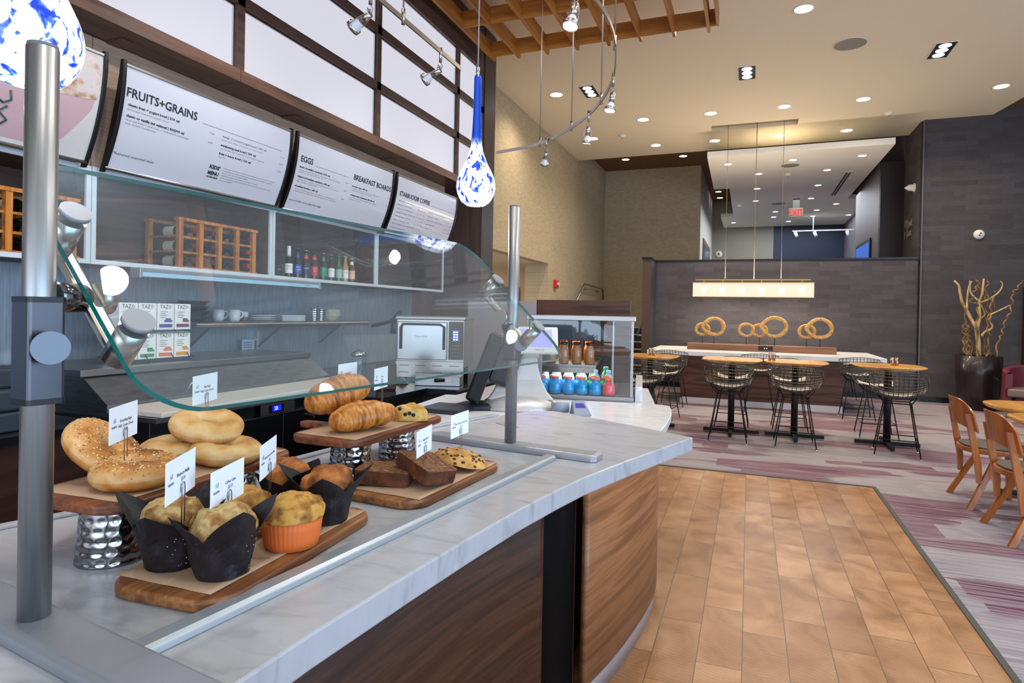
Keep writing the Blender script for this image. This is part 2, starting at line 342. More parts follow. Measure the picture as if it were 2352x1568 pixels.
# back wall of the cafe side, brown high ceiling
struct('wall_back', MB().box(-3.9, -1.23, 16.6, 16.75, 0, 5.3), WPAPER)
struct('wall_back', MB().box(-1.38, -1.23, 16.75, 23, 0, 5.3), mat('pale_corridor_wall', '#cfcac0', .7))
struct('wall_back', MB().box(-1.23, .69, 22, 22.2, 0, 5.3), mat('taupe_wallpaper', '#8f897b', .8))
struct('wall_back', MB().box(.69, 3.1, 22, 22.2, 0, 5.3), mat('midnight_blue_wall', '#1b2340', .5))
struct('window_1', MB().box(-1.23, -1.2, 17.6, 20.5, 1.2, 3.55), wood('corridor_window_frame', '#5b3d31', '#7a5546', 'z'))
struct('window_1', MB().box(-1.205, -1.19, 17.8, 20.3, 1.3, 3.4), mat('corridor_window_pane', '#27506a', .15))
struct('ceiling', MB().box(-8, 8, 13.0, 23, 5.3, 5.4).box(4.0, 8, -3.2, 13, 5.02, 5.4).box(2.62, 4.0, 12.3, 13.2, 5.02, 5.3), BROWNC)
# main ceiling with its recessed slot
def xr(y): return 6.3 - (y + 3) * (2.69 / 16.6)
mb = MB(); mb.prism([(-3.9, -3), (xr(-3), -3), (xr(11.9), 11.9), (-3.9, 11.9)], 4.91, 5.0)
mb.prism([(-3.9, 11.9), (-.73, 11.9), (-.73, 12.25), (-3.9, 12.25)], 4.91, 5.0); mb.prism([(.745, 11.9), (xr(11.9), 11.9), (xr(12.25), 12.25), (.745, 12.25)], 4.91, 5.0)
mb.prism([(-3.9, 12.25), (xr(12.25), 12.25), (3.61, 13.56), (-3.9, 13.7)], 4.91, 5.0)
struct('ceiling', mb, CEIL)
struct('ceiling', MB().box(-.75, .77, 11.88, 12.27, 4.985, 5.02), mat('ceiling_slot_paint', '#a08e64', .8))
# lower hall ceiling
mb = MB(); mb.prism([(-.8, 12.2), (2.26, 12.13), (2.22, 17.35), (2.45, 17.38), (3.08, 22.1), (-.86, 22.1), (-.86, 19.66), (-.5, 19.66), (-.49, 15.3), (-.84, 15.3)], 4.41, 4.52)
struct('ceiling', mb, CEIL2)
# low charcoal partition, end post, ledge
struct('wall_back', MB().box(-1.77, 2.75, 12.68, 12.83, 0, 2.49), GREYTILE)
struct('wall_back', MB().box(-1.93, -1.775, 12.0, 12.83, 0, 2.49), mat('partition_end_post', '#4c3a30', .5))
struct('wall_back', MB().box(-1.775, -1.77, 12.01, 12.68, 0, 2.49), mat('partition_inner_face', '#3d3c45', .7))
struct('trim_7', MB().box(-1.95, -1.75, 11.98, 12.85, 2.495, 2.53).box(-1.75, 2.75, 12.66, 12.85, 2.495, 2.53), mat('black_ledge', '#0c0c10', .25))
struct('wall_right', MB().box(2.78, 7.5, 12.62, 12.8, 0, 5.02), GREYTILE)
struct('wall_right', MB().box(2.75, 2.775, 12.7, 13.87, 0, 5.3), brickwall_mat('charcoal_textile_wall_side', '#49464a', '#555256', '#48454a', .34, .085, axis='y', ms=.0008))
struct('trim_8', MB().box(2.765, 2.785, 12.6, 12.625, 0, 4.9), mat('corner_bead', '#5f5b5a', .5))
struct('baseboard_right', MB().box(-1.77, 2.78, 12.66, 12.68, 0, .1).box(2.785, 7.5, 12.6, 12.62, 0, .1), BLACK)
struct('wall_right', MB().box(2.345, 2.75, 13.87, 13.95, 0, 4.5), mat('aubergine_panel', '#241719', .45))
struct('wall_right', MB().box(2.34, 2.75, 13.951, 16.85, 0, 4.5), wood('plum_laminate', '#55464a', '#6d5c60', 'z', .6, .5))
struct('wall_right', MB().box(2.75, 3.1, 13.9, 22, 0, 5.3), mat('far_side_wall', '#5f5960', .7))
struct('wall_right', MB().box(7.35, 7.5, 9.0, 12.6, 0, 5.02), mat('plain_side_wall', '#4c4644', .8))
struct('trim_9', MB().box(4.23, 4.45, 12.5, 12.61, 0, 2.0), mat('reddish_brown_panel', '#35211f', .5))
# ================================================================== COUNTER AND SNEEZE GUARD
QUARTZ = noisemat('marbled_grey_counter', [(.3, '#97999f'), (.45, '#a6a8ad'), (.62, '#abacb2'), (.8, '#9fa1a8')], (3.0, 8, 3), 3.2, 9, .22, dist=1.0, bump=0)
QZ = 1.067
edge = [(-.50, -1.2), (-.47, 0), (-.445, .40), (-.437, .55), (-.419, .722), (-.40, .88), (-.376, 1.052), (-.35, 1.19), (-.324, 1.308), (-.262, 1.514), (-.146, 1.87),
        (-.315, 1.968), (-.499, 2.072), (-.60, 2.125), (-.66, 2.14), (-.72, 2.12), (-.774, 1.998), (-.83, 1.85), (-.896, 1.672), (-.945, 1.47), (-.979, 1.265), (-.995, 1.111), (-1.06, .712), (-1.094, .62), (-1.2, .2), (-1.45, -1.2)]
ct = MB().prism(edge, QZ - .04, QZ).build('service_countertop', QUARTZ, bevel=.003)
tag(ct, 'grey marbled countertop carrying the pastry boards and the glass guard', 'countertop')
lip = [(-.81, 1.95), (-.896, 1.672), (-.945, 1.47), (-.979, 1.265), (-.995, 1.111), (-1.06, .712), (-1.094, .62), (-1.2, .2), (-1.45, -1.2)]
mb = MB(); n = len(lip)
outer = lip; inner = [(x + .022, y + .004) for x, y in lip]
mb.prism(outer + inner[::-1], QZ, QZ + .006)
mb.build('counter_lip', QUARTZ, ct, bevel=.002)
# curved walnut front below it
pc = [(-.80, -1.2), (-.78, 0), (-.76, .6), (-.74, 1.0), (-.70, 1.4), (-.64, 1.7), (-.585, 1.88), (-.515, 2.16), (-.44, 2.53), (-.409, 2.78), (-.397, 2.97), (-.402, 3.1), (-.417, 3.227), (-.47, 3.5), (-.56, 3.8)]
def smoothpoly(p, n):
    out = []
    for i in range(len(p) - 1):
        p0 = p[max(i - 1, 0)]; p1 = p[i]; p2 = p[i + 1]; p3 = p[min(i + 2, len(p) - 1)]
        for k in range(n):
            t = k / n; out.append(tuple(.5 * (2 * b + (c - a) * t + (2 * a - 5 * b + 4 * c - d) * t * t + (3 * b - a - 3 * c + d) * t ** 3) for a, b, c, d in zip(p0, p1, p2, p3)))
    return out + [p[-1]]
def strip(p, z0, z1, th=.02, mi=0, mb=None):
    mb = mb or MB(); n = len(p); ins = []
    for i in range(n):
        a = Vector(p[max(i - 1, 0)]); b = Vector(p[min(i + 1, n - 1)]); t = (b - a).normalized(); ins.append((p[i][0] - t.y * th, p[i][1] + t.x * th))
    vs = []
    for (x, y), (u, v) in zip(p, ins): vs += [(x, y, z0), (x, y, z1), (u, v, z1), (u, v, z0)]
    fs = []
    for i in range(n - 1):
        a = 4 * i; b = a + 4; fs += [(a, b, b + 1, a + 1), (a + 1, b + 1, b + 2, a + 2), (a + 2, b + 2, b + 3, a + 3), (a + 3, b + 3, b, a)]
    fs += [(0, 1, 2, 3), (4 * n - 1, 4 * n - 2, 4 * n - 3, 4 * n - 4)]
    return mb.add(vs, fs, mi, True)
base = thing('walnut_counter', 'curved walnut counter front with a black recess and pale toe kick', 'counter', (-.7, 1.5, 0))
near = smoothpoly([(-.80, -1.2), (-.78, 0), (-.76, .6), (-.74, 1.0), (-.70, 1.4), (-.64, 1.7), (-.592, 1.86)], 5)
mid = [(-.61, 1.86), (-.565, 2.13)]
far = smoothpoly([(-.52, 2.14), (-.475, 2.33), (-.44, 2.53), (-.409, 2.78), (-.397, 2.97), (-.402, 3.1), (-.417, 3.227), (-.45, 3.45), (-.50, 3.7), (-.56, 3.93)], 5)
strip(near, .09, 1.026).build('front_panel', WALNUT, base)
o = strip(far, .09, .819).build('front_panel', WARMWAL, base, label='lighter curved walnut panel')
strip(mid, .02, 1.02).build('recess_panel', mat('matt_black_panel', '#08080a', .7, spec=.1), base)
MB().box(-.549, -.543, 2.06, 2.066, .02, .819).build('recess_trim', DMETAL, base)
kick = [(x - .012, y) for x, y in far]
strip(kick, .0, .09).build('toe_kick', mat('pale_toe_kick', '#a6a0a3', .35, .5), base)
strip([(x - .02, y) for x, y in near], .0, .09).build('toe_kick', MC['pale_toe_kick'], base)
# lower transaction counter beyond
low = [(-1.75, 2.25), (-.49, 2.2), (-.43, 2.53), (-.398, 2.78), (-.388, 2.97), (-.388, 3.3), (-.40, 3.6), (-.425, 3.8), (-.45, 3.92), (-.50, 3.965), (-.69, 3.95), (-1.40, 3.82), (-1.9, 3.73)]
lc = MB().prism(low, .82, .86).build('transaction_counter', noisemat('white_marbled_counter', [(.3, '#c3c4c9'), (.5, '#dcdcdf'), (.75, '#cfcfd4')], (2.2, 7, 3), 2.4, 7, .25, dist=1.2), bevel=.003)
tag(lc, 'white lower counter with a rounded front corner under the card terminal', 'countertop')
MB().box(-1.7, -.66, 2.3, 3.78, .0, .819).build('support_cabinet', DKWOOD, lc)
ld = MB().prism([(-1.9, 3.76), (-1.40, 3.84), (-.69, 3.98), (-.54, 4.0), (-.74, 4.98), (-1.9, 5.08)], .76, .838).prism([(-.70, 4.14), (-.655, 4.16), (-.785, 4.97), (-.835, 4.97)], .838, .94).build('display_ledge', MC['white_marbled_counter'], bevel=.003)
tag(ld, 'white stone ledge with a raised block beside the drinks case', 'countertop')
MB().prism([(-1.85, 4.0), (-.95, 4.0), (-1.0, 4.9), (-1.85, 5.0)], 0, .759).build('support_cabinet', WALNUT, ld)
wp = MB().box(-1.72, -.915, 5.09, 5.13, 0, 1.535).build('walnut_back_panel', WALNUTX)
tag(wp, 'tall dark walnut board standing behind the drinks case', 'panel')
MB().box(-1.725, -1.72, 5.088, 5.132, 0, 1.535).build('edge_band', BLACK, wp)
hw = MB().box(-3.08, -2.2, 7.3, 7.42, 0, 1.56).box(-2.9, -2.0, 6.2, 6.3, 0, 1.54)
struct('wall_back', hw, mat('lavender_grey_low_wall', '#b3a8ad', .5))

# --- sneeze guard -------------------------------------------------
dd = Vector((.1302, .9915, 0)).normalized(); ee = Vector((dd.y, -dd.x, 0)); ZZ = Vector((0, 0, 1))
PL = Vector((-.711, .437, QZ)); PR = Vector((-.572, 1.496, QZ))
def F(o, s, e, z): return o + dd * s + ee * e + ZZ * z
sg = thing('sneeze_guard', 'glass sneeze guard clamped between two brushed metal posts on the counter', 'glass guard', tuple(PL))
RPOST = .0152
for P, e0, e1 in ((PL, -.335, .40), (PR, -.25, .245)):
    prof = [(-.031, 0), (.031, 0), (.031, .010), (.024, .017), (-.024, .017), (-.031, .010)]
    mb = MB(); vs = []
    for e, k in ((e0, .3), (e0 + .012, 1), (e1 - .012, 1), (e1, .3)):
        for s, z in prof: vs.append(F(P, s * (1 if k == 1 else .72), e, z * (1 if k == 1 else .8)))
    fs = [(i * 6 + j, i * 6 + (j + 1) % 6, (i + 1) * 6 + (j + 1) % 6, (i + 1) * 6 + j) for i in range(3) for j in range(6)] + [(5, 4, 3, 2, 1, 0), (18, 19, 20, 21, 22, 23)]
    mb.add(vs, fs); mb.build('foot_bar', ALU, sg, bevel=.002)
    mb = MB().cyl(F(P, 0, 0, .016), F(P, 0, 0, .625), RPOST, n=32)
    p = mb.build('post', STEELV, sg)
    MB().cyl(F(P, 0, 0, .622), F(P, 0, 0, .629), RPOST - .001, n=32).build('post_cap', mat('grey_cap', '#63666c', .5), p)
def clamp(P, sgn, zc0, zc1, big):
    # squarish sleeve around the post
    h = .0182; poly = rbox_poly(-h, h, -h, h, .004, 3)
    z0, z1 = zc0 - QZ, zc1 - QZ
    mb = MB(); M = Matrix((( dd.x, ee.x, 0, P.x), (dd.y, ee.y, 0, P.y), (0, 0, 1, P.z), (0, 0, 0, 1)))
    mb.prism(poly, z0 + .004, z1 - .004, M=M); c = mb.build('clamp', mat('dark_nickel', '#55565c', .33, .9), sg)
    for a, b in ((z1 - .006, z1), (z0, z0 + .006)): MB().prism([(x * 1.03, y * 1.03) for x, y in poly], a, b, M=M).build('clamp_gasket', BLACK, c)
    # round knob facing the customer side
    kz = (z0 + z1) / 2 + .004
    k = F(P, 0, h + .004, kz); out = (ee - dd * .35).normalized() if big else (ee*.8 - dd*.9).normalized()
    MB().cyl(k - out * .01, k + out * .012, .009, n=20).cyl(k + out * .010, k + out * .016, .0172, n=36).build('knob', mat('blue_grey_knob', '#76828f', .6, .2), c)
    # pivot hub
    hz = z1 + .0 if big else z1 + .004
    s0 = sgn * .030; s1 = sgn * .066
    p0 = F(P, s0 * .5, -.045 if big else .010, hz); p1 = F(P, s1, -.045 if big else .010, hz)
    return c, hz
GN = (ee * cos(R(46)) + ZZ * sin(R(46))).normalized()        # outward normal of the pane
GD = (ee * sin(R(46)) - ZZ * cos(R(46))).normalized()        # down the pane
def gp(s, t, n=0): return PL + ee * .095 + ZZ * (1.36 - QZ) + dd * s + GD * t + GN * n
S0, S1, T0, T1 = .035, 1.085, -.345, .075
mb = MB(); poly = rbox_poly(S0, S1, T0, T1, .065, 8)
a = [gp(s, t, -.0035) for s, t in poly]; b = [gp(s, t, .0035) for s, t in poly]; n = len(a)
mb.add(a + b, [tuple(range(n)), tuple(range(n, 2 * n))[::-1]], 0)
mb.add(a + b, [(i, (i + 1) % n, n + (i + 1) % n, n + i) for i in range(n)], 1)
GLASS = thin_glass('guard_glass', (.93, .975, .97), 1.5, .035, (.5, .62, .72))
GEDGE = mat('glass_edge', '#086460', .15, 0, spec=.8, ior=1.45)
mb.build('glass_pane', [GLASS, GEDGE], sg)
for P, sgn, z0, z1, sa, ta, tb in ((PL, 1, 1.313, 1.427, .070, -.24, -.053), (PR, -1, 1.297, 1.372, 1.066, -.202, -.033)):
    c, hz = clamp(P, sgn, z0, z1, sgn == 1)
    # arm with two glass clamps
    mb = MB(); L = .048
    A = gp(sa, ta, -L); B = gp(sa, tb, -L)
    w_ = .011; pts = []
    for q, dt in ((A, -.014), (B, .014)): pts.append(q + GD * dt)
    vs = []
    for q in pts:
        for i, j in ((-1, -1), (1, -1), (1, 1), (-1, 1)): vs.append(q + dd * (w_ * i) + GN * (.006 * j))
    mb.add(vs, [(3, 2, 1, 0), (4, 5, 6, 7), (0, 1, 5, 4), (1, 2, 6, 5), (2, 3, 7, 6), (3, 0, 4, 7)])
    arm = mb.build('arm', NICKEL, sg, bevel=.004)
    for t in (ta, tb):
        MB().cyl(gp(sa, t, -L - .006), gp(sa, t, -.0045), .0165, n=32).build('glass_clamp', NICKEL, arm)
        MB().cyl(gp(sa, t, .0042), gp(sa, t, .0105), .0175, n=36).build('clamp_cap', mat('matt_cap_metal', '#8d8f93', .55, .3), arm)
    m_ = (A + B) / 2
    hp = F(P, 0, 0, 0); hs = (m_ - P).dot(dd); he = (m_ - P).dot(ee); hzz = m_.z - P.z
    MB().cyl(F(P, sgn * .012, he * .2, min(hzz, z1 - QZ + .008)), F(P, hs - sgn * .009, he, hzz), .017, .017, n=32).build('pivot_hub', mat('smoky_chrome', '#6a6b70', .16, 1), c)
    MB().cyl(F(P, hs + sgn * .010, he, hzz), F(P, hs + sgn * .026, he, hzz), .019, n=32).build('pivot_knob', NICKEL, arm)
# aluminium rail along the counter
ra, rb = Vector((-.565, .428, QZ)), Vector((-.436, 1.43, QZ)); rd = (rb - ra).normalized(); rn = Vector((rd.y, -rd.x, 0))
mb = MB(); pr = [(-.018, 0), (.010, 0), (.0085, .0075), (.003, .0115), (-.018, .0115)]
vs = [q + rn * u + ZZ * z for q in (ra - rd * .02, rb) for u, z in pr]
mb.add(vs, [(4, 3, 2, 1, 0), (5, 6, 7, 8, 9)] + [(i, (i + 1) % 5, 5 + (i + 1) % 5, 5 + i) for i in range(5)])
mb.build('base_rail', mat('satin_rail', '#a3aab1', .34, .5), sg, bevel=.0015)
# ================================================================== BACK OF THE COUNTER
CABIN = wood('cabinet_brown', '#3b2d27', '#57443b', 'y', 1, .5); TRIMA = mat('pale_cabinet_edge', '#c3cbd2', .35)
ORANGEWOOD = wood('oiled_rack_wood', '#8a4a1c', '#c47c34', 'z', 1.2, .4)
cabs = [(.92, 2.308), (2.312, 3.672), (3.676, 5.058), (5.062, 6.45)]
cl = ['wall cubby at the far left holding a wine rack', 'wall cubby under the fruit menu holding a wine rack', 'wall cubby with a row of beer bottles', 'empty wall cubby next to the dark pillar']
for (a, b), l in zip(cabs, cl):
    t = thing('wall_cubby', 'brown open ' + l, 'cabinet', (-3.55, (a + b) / 2, 1.64), group='open wall cubbies')
    MB().box(-3.737, -3.355, a, b, 1.64, 1.662).box(-3.737, -3.355, a, b, 2.145, 2.168).box(-3.737, -3.355, a, a + .02, 1.662, 2.145).box(-3.737, -3.355, b - .02, b, 1.662, 2.145).box(-3.737, -3.725, a, b, 1.64, 2.168).build('carcass', CABIN, t)
    MB().box(-3.355, -3.34, a, b, 1.64, 1.665).box(-3.355, -3.34, a, b, 2.14, 2.168).box(-3.355, -3.34, a, a + .026, 1.665, 2.14).box(-3.355, -3.34, b - .026, b, 1.665, 2.14).build('face_frame', TRIMA, t)
# wine racks and bottles
WG = mat('dark_green_glass', '#0c120b', .08, coat=.5); FOILR = mat('dark_red_foil', '#5c1420', .3); FOILB = mat('black_foil', '#17171b', .3); PAPER = mat('cream_label', '#d8cfb4', .7); REDW = mat('bright_red_foil', '#a81a28', .35)
def wine_bottle(loc, label, foil, grp):
    t = thing('wine_bottle', label, 'bottle', loc, group=grp)
    M = Matrix.Rotation(R(90), 4, 'Y')
    MB().lathe([(.02, 0), (.036, .006), (.037, .19), (.034, .205), (.016, .235), (.0145, .262)], n=16, M=M).build('glass_body', WG, t, world=False)
    MB().lathe([(.0150, .258), (.0155, .30), (.0155, .302), (.0125, .3025)], n=16, M=M).build('foil_cap', foil, t, world=False)
    MB().lathe([(.0375, .06), (.0375, .15)], n=16, M=M, cap=False).build('paper_label', PAPER, t, world=False)
    return t
def rack(y0, label, grp, cat_):
    t = thing('wine_rack', label, 'wine rack', (-3.5, y0 + .33, 1.663))
    for k in range(5): MB().box(-3.41, -3.38, y0 + .155 * k, y0 + .155 * k + .032, 1.675, 1.965).build('upright', ORANGEWOOD, t)
    for k in (0, 4): MB().box(-3.68, -3.65, y0 + .155 * k, y0 + .155 * k + .032, 1.675, 1.965).build('upright', ORANGEWOOD, t)
    MB().box(-3.415, -3.375, y0 - .01, y0 + .665, 1.965, 1.985).build('top_rail', ORANGEWOOD, t)
    MB().box(-3.685, -3.645, y0 - .01, y0 + .665, 1.965, 1.985).build('top_rail', ORANGEWOOD, t)
    MB().box(-3.415, -3.375, y0 - .01, y0 + .665, 1.663, 1.676).build('bottom_rail', ORANGEWOOD, t)
    MB().box(-3.685, -3.645, y0 - .01, y0 + .665, 1.663, 1.676).build('bottom_rail', ORANGEWOOD, t)
    for r in (1, 2):
        for k in range(5): MB().box(-3.649, -3.411, y0 + .155 * k + .004, y0 + .155 * k + .028, 1.676 + .097 * r - .008, 1.676 + .097 * r + .004).build('bottle_rail', ORANGEWOOD, t)
        for k in range(4): MB().box(-3.412, -3.392, y0 + .155 * k + .032, y0 + .155 * k + .155, 1.676 + .097 * r - .014, 1.676 + .097 * r).build('slat', ORANGEWOOD, t)
    foils = [FOILR, FOILR, FOILB, FOILR]
    for r in range(3):
        for k in range(4):
            rn = ['bottom', 'middle', 'top'][r]; cn = ['first', 'second', 'third', 'last'][k]
            fo = foils[k] if k < 3 else (FOILR if r == 2 else REDW)
            wine_bottle((-3.655, y0 + .155 * k + .0935, 1.676 + .097 * r + .0385), 'wine bottle with %s cap, %s row, %s column of the %s' % ({'dark_red_foil': 'a dark red', 'black_foil': 'a black', 'bright_red_foil': 'a red'}[fo.name], rn, cn, cat_), fo, grp)
rack(2.90, 'orange wooden wine rack in the cubby below the fruit menu board', 'wine bottles lying in the middle rack', 'middle wine rack')
rack(1.61, 'orange wooden wine rack at the left edge behind the steel post', 'wine bottles lying in the left rack', 'left wine rack')
# beer bottles
def beer(loc, label, glass, capm, neckm, labm, words=None, wm_=None, tall=.235, neckfoil=False, sub=None):
    t = thing('beer_bottle', label, 'bottle', loc, group='beer bottles in the cubby')
    MB().lathe([(.02, 0), (.0295, .004), (.030, .012), (.030, .125), (.028, .138), (.0165, .170), (.0135, .195), (.013, tall - .012), (.0145, tall - .01), (.0145, tall - .004)], n=18).build('glass_body', glass, t, world=False)
    if neckfoil: MB().lathe([(.0185, .168), (.0155, .2), (.0155, tall - .003), (.012, tall)], n=18).build('neck_foil', capm, t, world=False)
    else:
        MB().lathe([(.0155, tall - .008), (.0158, tall - .002), (.012, tall)], n=18).build('bottle_cap', capm, t, world=False)
        if neckm: MB().lathe([(.0182, .164), (.0145, .196)], n=18, cap=False).build('neck_label', neckm, t, world=False)
    lb = MB().lathe([(.0305, .035), (.0305, .112)], n=24, cap=False).build('paper_label', labm, t, world=False)
    if words:
        mb = MB()
        for i, wd in enumerate(words):
            vs, fs = text(wd, .017, .85, res=1, align='CENTER')
            mb.add([(.0309 * cos(x / .0305), .0309 * sin(x / .0305), .085 - .02 * i + y) for x, y in vs], fs)
        mb.build('lettering', wm_, lb, world=False)
    t.rotation_euler.z = R(-42)
    return t
BRN = mat('brown_glass', '#2a1408', .08, coat=.4); GRN = mat('green_glass', '#0d5a1c', .08, coat=.4); CLR = mat('amber_clear_glass', '#a8803c', .08, coat=.4, spec=.8)
BL = mat('blue_label', '#1d49a8', .4); WL = mat('white_label', '#e6e4e2', .5); RL = mat('red_label', '#c9242c', .4); NB = mat('navy_label', '#1c2a50', .4); GL = mat('green_label', '#1f8a63', .4); PL_ = mat('peach_label', '#e6b88f', .5)
REDC = mat('red_cap', '#d83a30', .35); GRC = mat('green_cap', '#3a9a5a', .35); SILV = mat('silver_cap', '#b8b8bc', .3, .7)
bz = 1.6625
for y, a in ((3.956, ('tall dark beer bottle with white neck foil and oval label', mat('black_green_glass', '#0b1710', .08), mat('white_foil', '#d9d7da', .4), None, WL, ['STELLA', 'ARTOIS'], RL, .252, True)),
             (4.06, ('brown beer bottle with bright blue label and blue neck', BRN, BL, BL, BL, ['BUD', 'LIGHT'], WL, .245, False)),
             (4.16, ('brown beer bottle with navy and red label', BRN, SILV, REDC, NB, ['Samuel'], WL, .238, False)),
             (4.265, ('brown beer bottle with red label and red neck band', BRN, mat('dark_cap', '#3a2020', .4), REDC, RL, ['DOS', 'XX'], WL, .235, False)),
             (4.384, ('brown beer bottle with round green label', BRN, SILV, GL, GL, ['B'], WL, .235, False)),
             (4.49, ('beer bottle with orange cap and white and blue label', BRN, REDC, None, WL, ['FAT'], BL, .232, False)),
             (4.596, ('green beer bottle with green cap', GRN, GRC, None, mat('pale_green_label', '#9fb7a8', .5), ['Heineken'], GL, .232, False)),
             (4.69, ('clear beer bottle with silver cap and white label', CLR, SILV, None, WL, ['Corona'], NB, .238, False)),
             (4.79, ('amber beer bottle with cream label, last in the row', mat('amber_glass', '#5a2c12', .08), SILV, WL, PL_, ['BLUE'], BL, .225, False))):
    beer((-3.43, y, bz), a[0], a[1], a[2], a[3], a[4], a[5], a[6], a[7], a[8])
gt = MB().lathe([(.026, 0), (.03, .12), (.028, .12), (.0245, .006)], n=18).build('drinking_glass', thin_glass('clear_glass', (.86, .93, .97), 1.6), None); gt.location = (-3.44, 3.86, bz + .001)
tag(gt, 'empty drinking glass at the left end of the beer bottles', 'glass')
# under-cabinet lamp
t = thing('strip_light', 'long aluminium strip light fixed under the wall cubbies', 'lamp', (-3.33, 3.3, 1.6))
MB().box(-3.345, -3.275, 2.55, 4.15, 1.612, 1.638).build('housing', ALU, t, bevel=.006)
MB().box(-3.338, -3.272, 2.565, 4.135, 1.588, 1.613).build('diffuser', mat('strip_diffuser', '#9fc4dc', .3), t)
for y in (2.55, 4.138): MB().box(-3.348, -3.268, y - .004, y + .016, 1.58, 1.638).build('end_cap', ALU, t, bevel=.003)
put = MB(); vs, fs = text('hatco', .018, 1, res=1); put.add([(-3.2715, 3.98 + x, 1.597 + y) for x, y in vs], fs); put.build('lettering', BLACK, t)
# steel wall shelf with brackets
t = thing('wall_shelf', 'brushed steel wall shelf with rounded front edge holding crockery', 'shelf', (-3.55, 4.05, 1.29))
prof = [(-3.737, 1.315), (-3.44, 1.315)] + [(-3.44 + .021 * sin(R(a)), 1.294 + .021 * cos(R(a))) for a in range(20, 181, 20)] + [(-3.44, 1.279), (-3.44, 1.305), (-3.737, 1.305)]
mb = MB(); vs = [(x, y, z) for y in (3.08, 5.08) for x, z in prof]; k = len(prof)
mb.add(vs, [tuple(range(k)), tuple(range(k, 2 * k))[::-1]] + [(i, i + k, (i + 1) % k + k, (i + 1) % k) for i in range(k)]); mb.build('board', brushed('brushed_shelf', '#a9a8a9', .3), t)
for y in (3.25, 3.95, 4.72): MB().add([(-3.737, y, 1.304), (-3.47, y, 1.304), (-3.737, y, 1.10), (-3.737, y + .035, 1.304), (-3.47, y + .035, 1.304), (-3.737, y + .035, 1.10)], [(0, 1, 2), (5, 4, 3), (0, 3, 4, 1), (1, 4, 5, 2), (2, 5, 3, 0)]).build('bracket', STEEL, t)
SHZ = 1.3155
DKC = mat('black_ceramic', '#23252b', .3); WHC = mat('white_ceramic', '#dcdde2', .18, coat=.4); CRC = mat('cream_ceramic', '#d8d2c0', .2, coat=.4)
def dish(name, prof, m, loc, label, cat_, grp=None, n=28, bev=0):
    o = MB().lathe(prof, n=n).build(name, m); o.location = loc; tag(o, label, cat_, grp); return o
for i in range(4): dish('oval_bowl', [(.06, 0), (.075, .008), (.098, .034), (.104, .036), (.10, .034), (.07, .012), (.0, .010)], DKC, (-3.585, 3.20, SHZ + .0355 * i), 'black bowl, %s from the bottom of the shelf stack' % ORD[i], 'bowl', 'black bowls stacked on the shelf')
MB2 = None
def mug(loc, rz, label):
    t = thing('coffee_mug', label, 'mug', loc, rz)
    MB().lathe([(.026, 0), (.037, .01), (.040, .03), (.040, .085), (.037, .085), (.036, .02), (.0, .012)], n=24).build('cup', WHC, t, world=False)
    MB().tube([(.038, 0, .07), (.058, 0, .072), (.066, 0, .055), (.056, 0, .03), (.036, 0, .022)], .0055, n=8).build('handle', WHC, t, world=False)
mug((-3.60, 3.43, SHZ), R(60), 'white mug beside the black bowls'); mug((-3.52, 3.50, SHZ), R(75), 'white mug in front of the small dark cup')
t = thing('ramekin', 'small cup with brown lower half on the steel shelf', 'cup', (-3.55, 3.62, SHZ)); MB().lathe([(.03, .03), (.034, .072), (.031, .072), (.0, .03)], n=20).build('rim', WHC, t, world=False); MB().lathe([(.028, 0), (.03, .03), (.0, .03)], n=20).build('cup_base', mat('brown_ceramic', '#6b5648', .3), t, world=False)
for i in range(3): dish('dinner_plate', [(.06, 0), (.115, .013), (.118, .015), (.06, .006), (0, .006)], WHC, (-3.56, 3.80, SHZ + .0165 * i), 'round white plate, %s from the bottom of its pile' % ORD[i], 'plate', 'round white plates on the shelf')
for i in range(4):
    o = MB().prism(rbox_poly(-.105, .105, -.07, .07, .01), .004, .011).prism(rbox_poly(-.08, .08, -.05, .05, .01), 0, .004).build('square_plate', WHC); o.location = (-3.56, 4.13, SHZ + .0118 * i); o.rotation_euler.z = R(70)
    tag(o, 'square white plate, %s from the bottom of its pile' % ORD[i], 'plate', 'square white plates on the shelf')
HAM = mat('hammered_steel', '#9d9c9e', .14, 1)
def hamcup(loc, label, h, rb, rt, grp, n=72, nz=36, cols=23):
    def wob(r, z, a):
        row = z / h * 5.6; ph = (int(row) % 2) * .28; u = (a / (2 * pi) * cols + ph) % 1 - .5; v = row % 1 - .5
        d = u * u + v * v
        fade = 1 if .06 * h < z < .93 * h else 0
        return r - fade * .30 * r * max(0, .17 - d) ** 1.2
    prof = [(rb + (rt - rb) * (i / nz) - (.0 if i else 0), h * i / nz) for i in range(nz + 1)]
    mb = MB().lathe(prof, n=n, wob=wob); o = mb.build('hammered_cup', HAM); o.location = loc
    tag(o, label, 'cup', grp); return o
hamcup((-3.53, 4.40, SHZ), 'hammered metal tumbler, left of the pair on the steel shelf', .105, .038, .042, 'hammered tumblers on the shelf', 48, 24)
hamcup((-3.53, 4.49, SHZ), 'hammered metal tumbler, right of the pair on the steel shelf', .105, .038, .042, 'hammered tumblers on the shelf', 48, 24)
for i in range(5): dish('soup_bowl', [(.04, 0), (.055, .004), (.088, .045), (.096, .05), (.092, .048), (.05, .01), (0, .009)], CRC, (-3.56, 4.66, SHZ + .0125 * i), 'cream bowl, %s from the bottom of its pile' % ORD[i], 'bowl', 'cream bowls on the shelf')
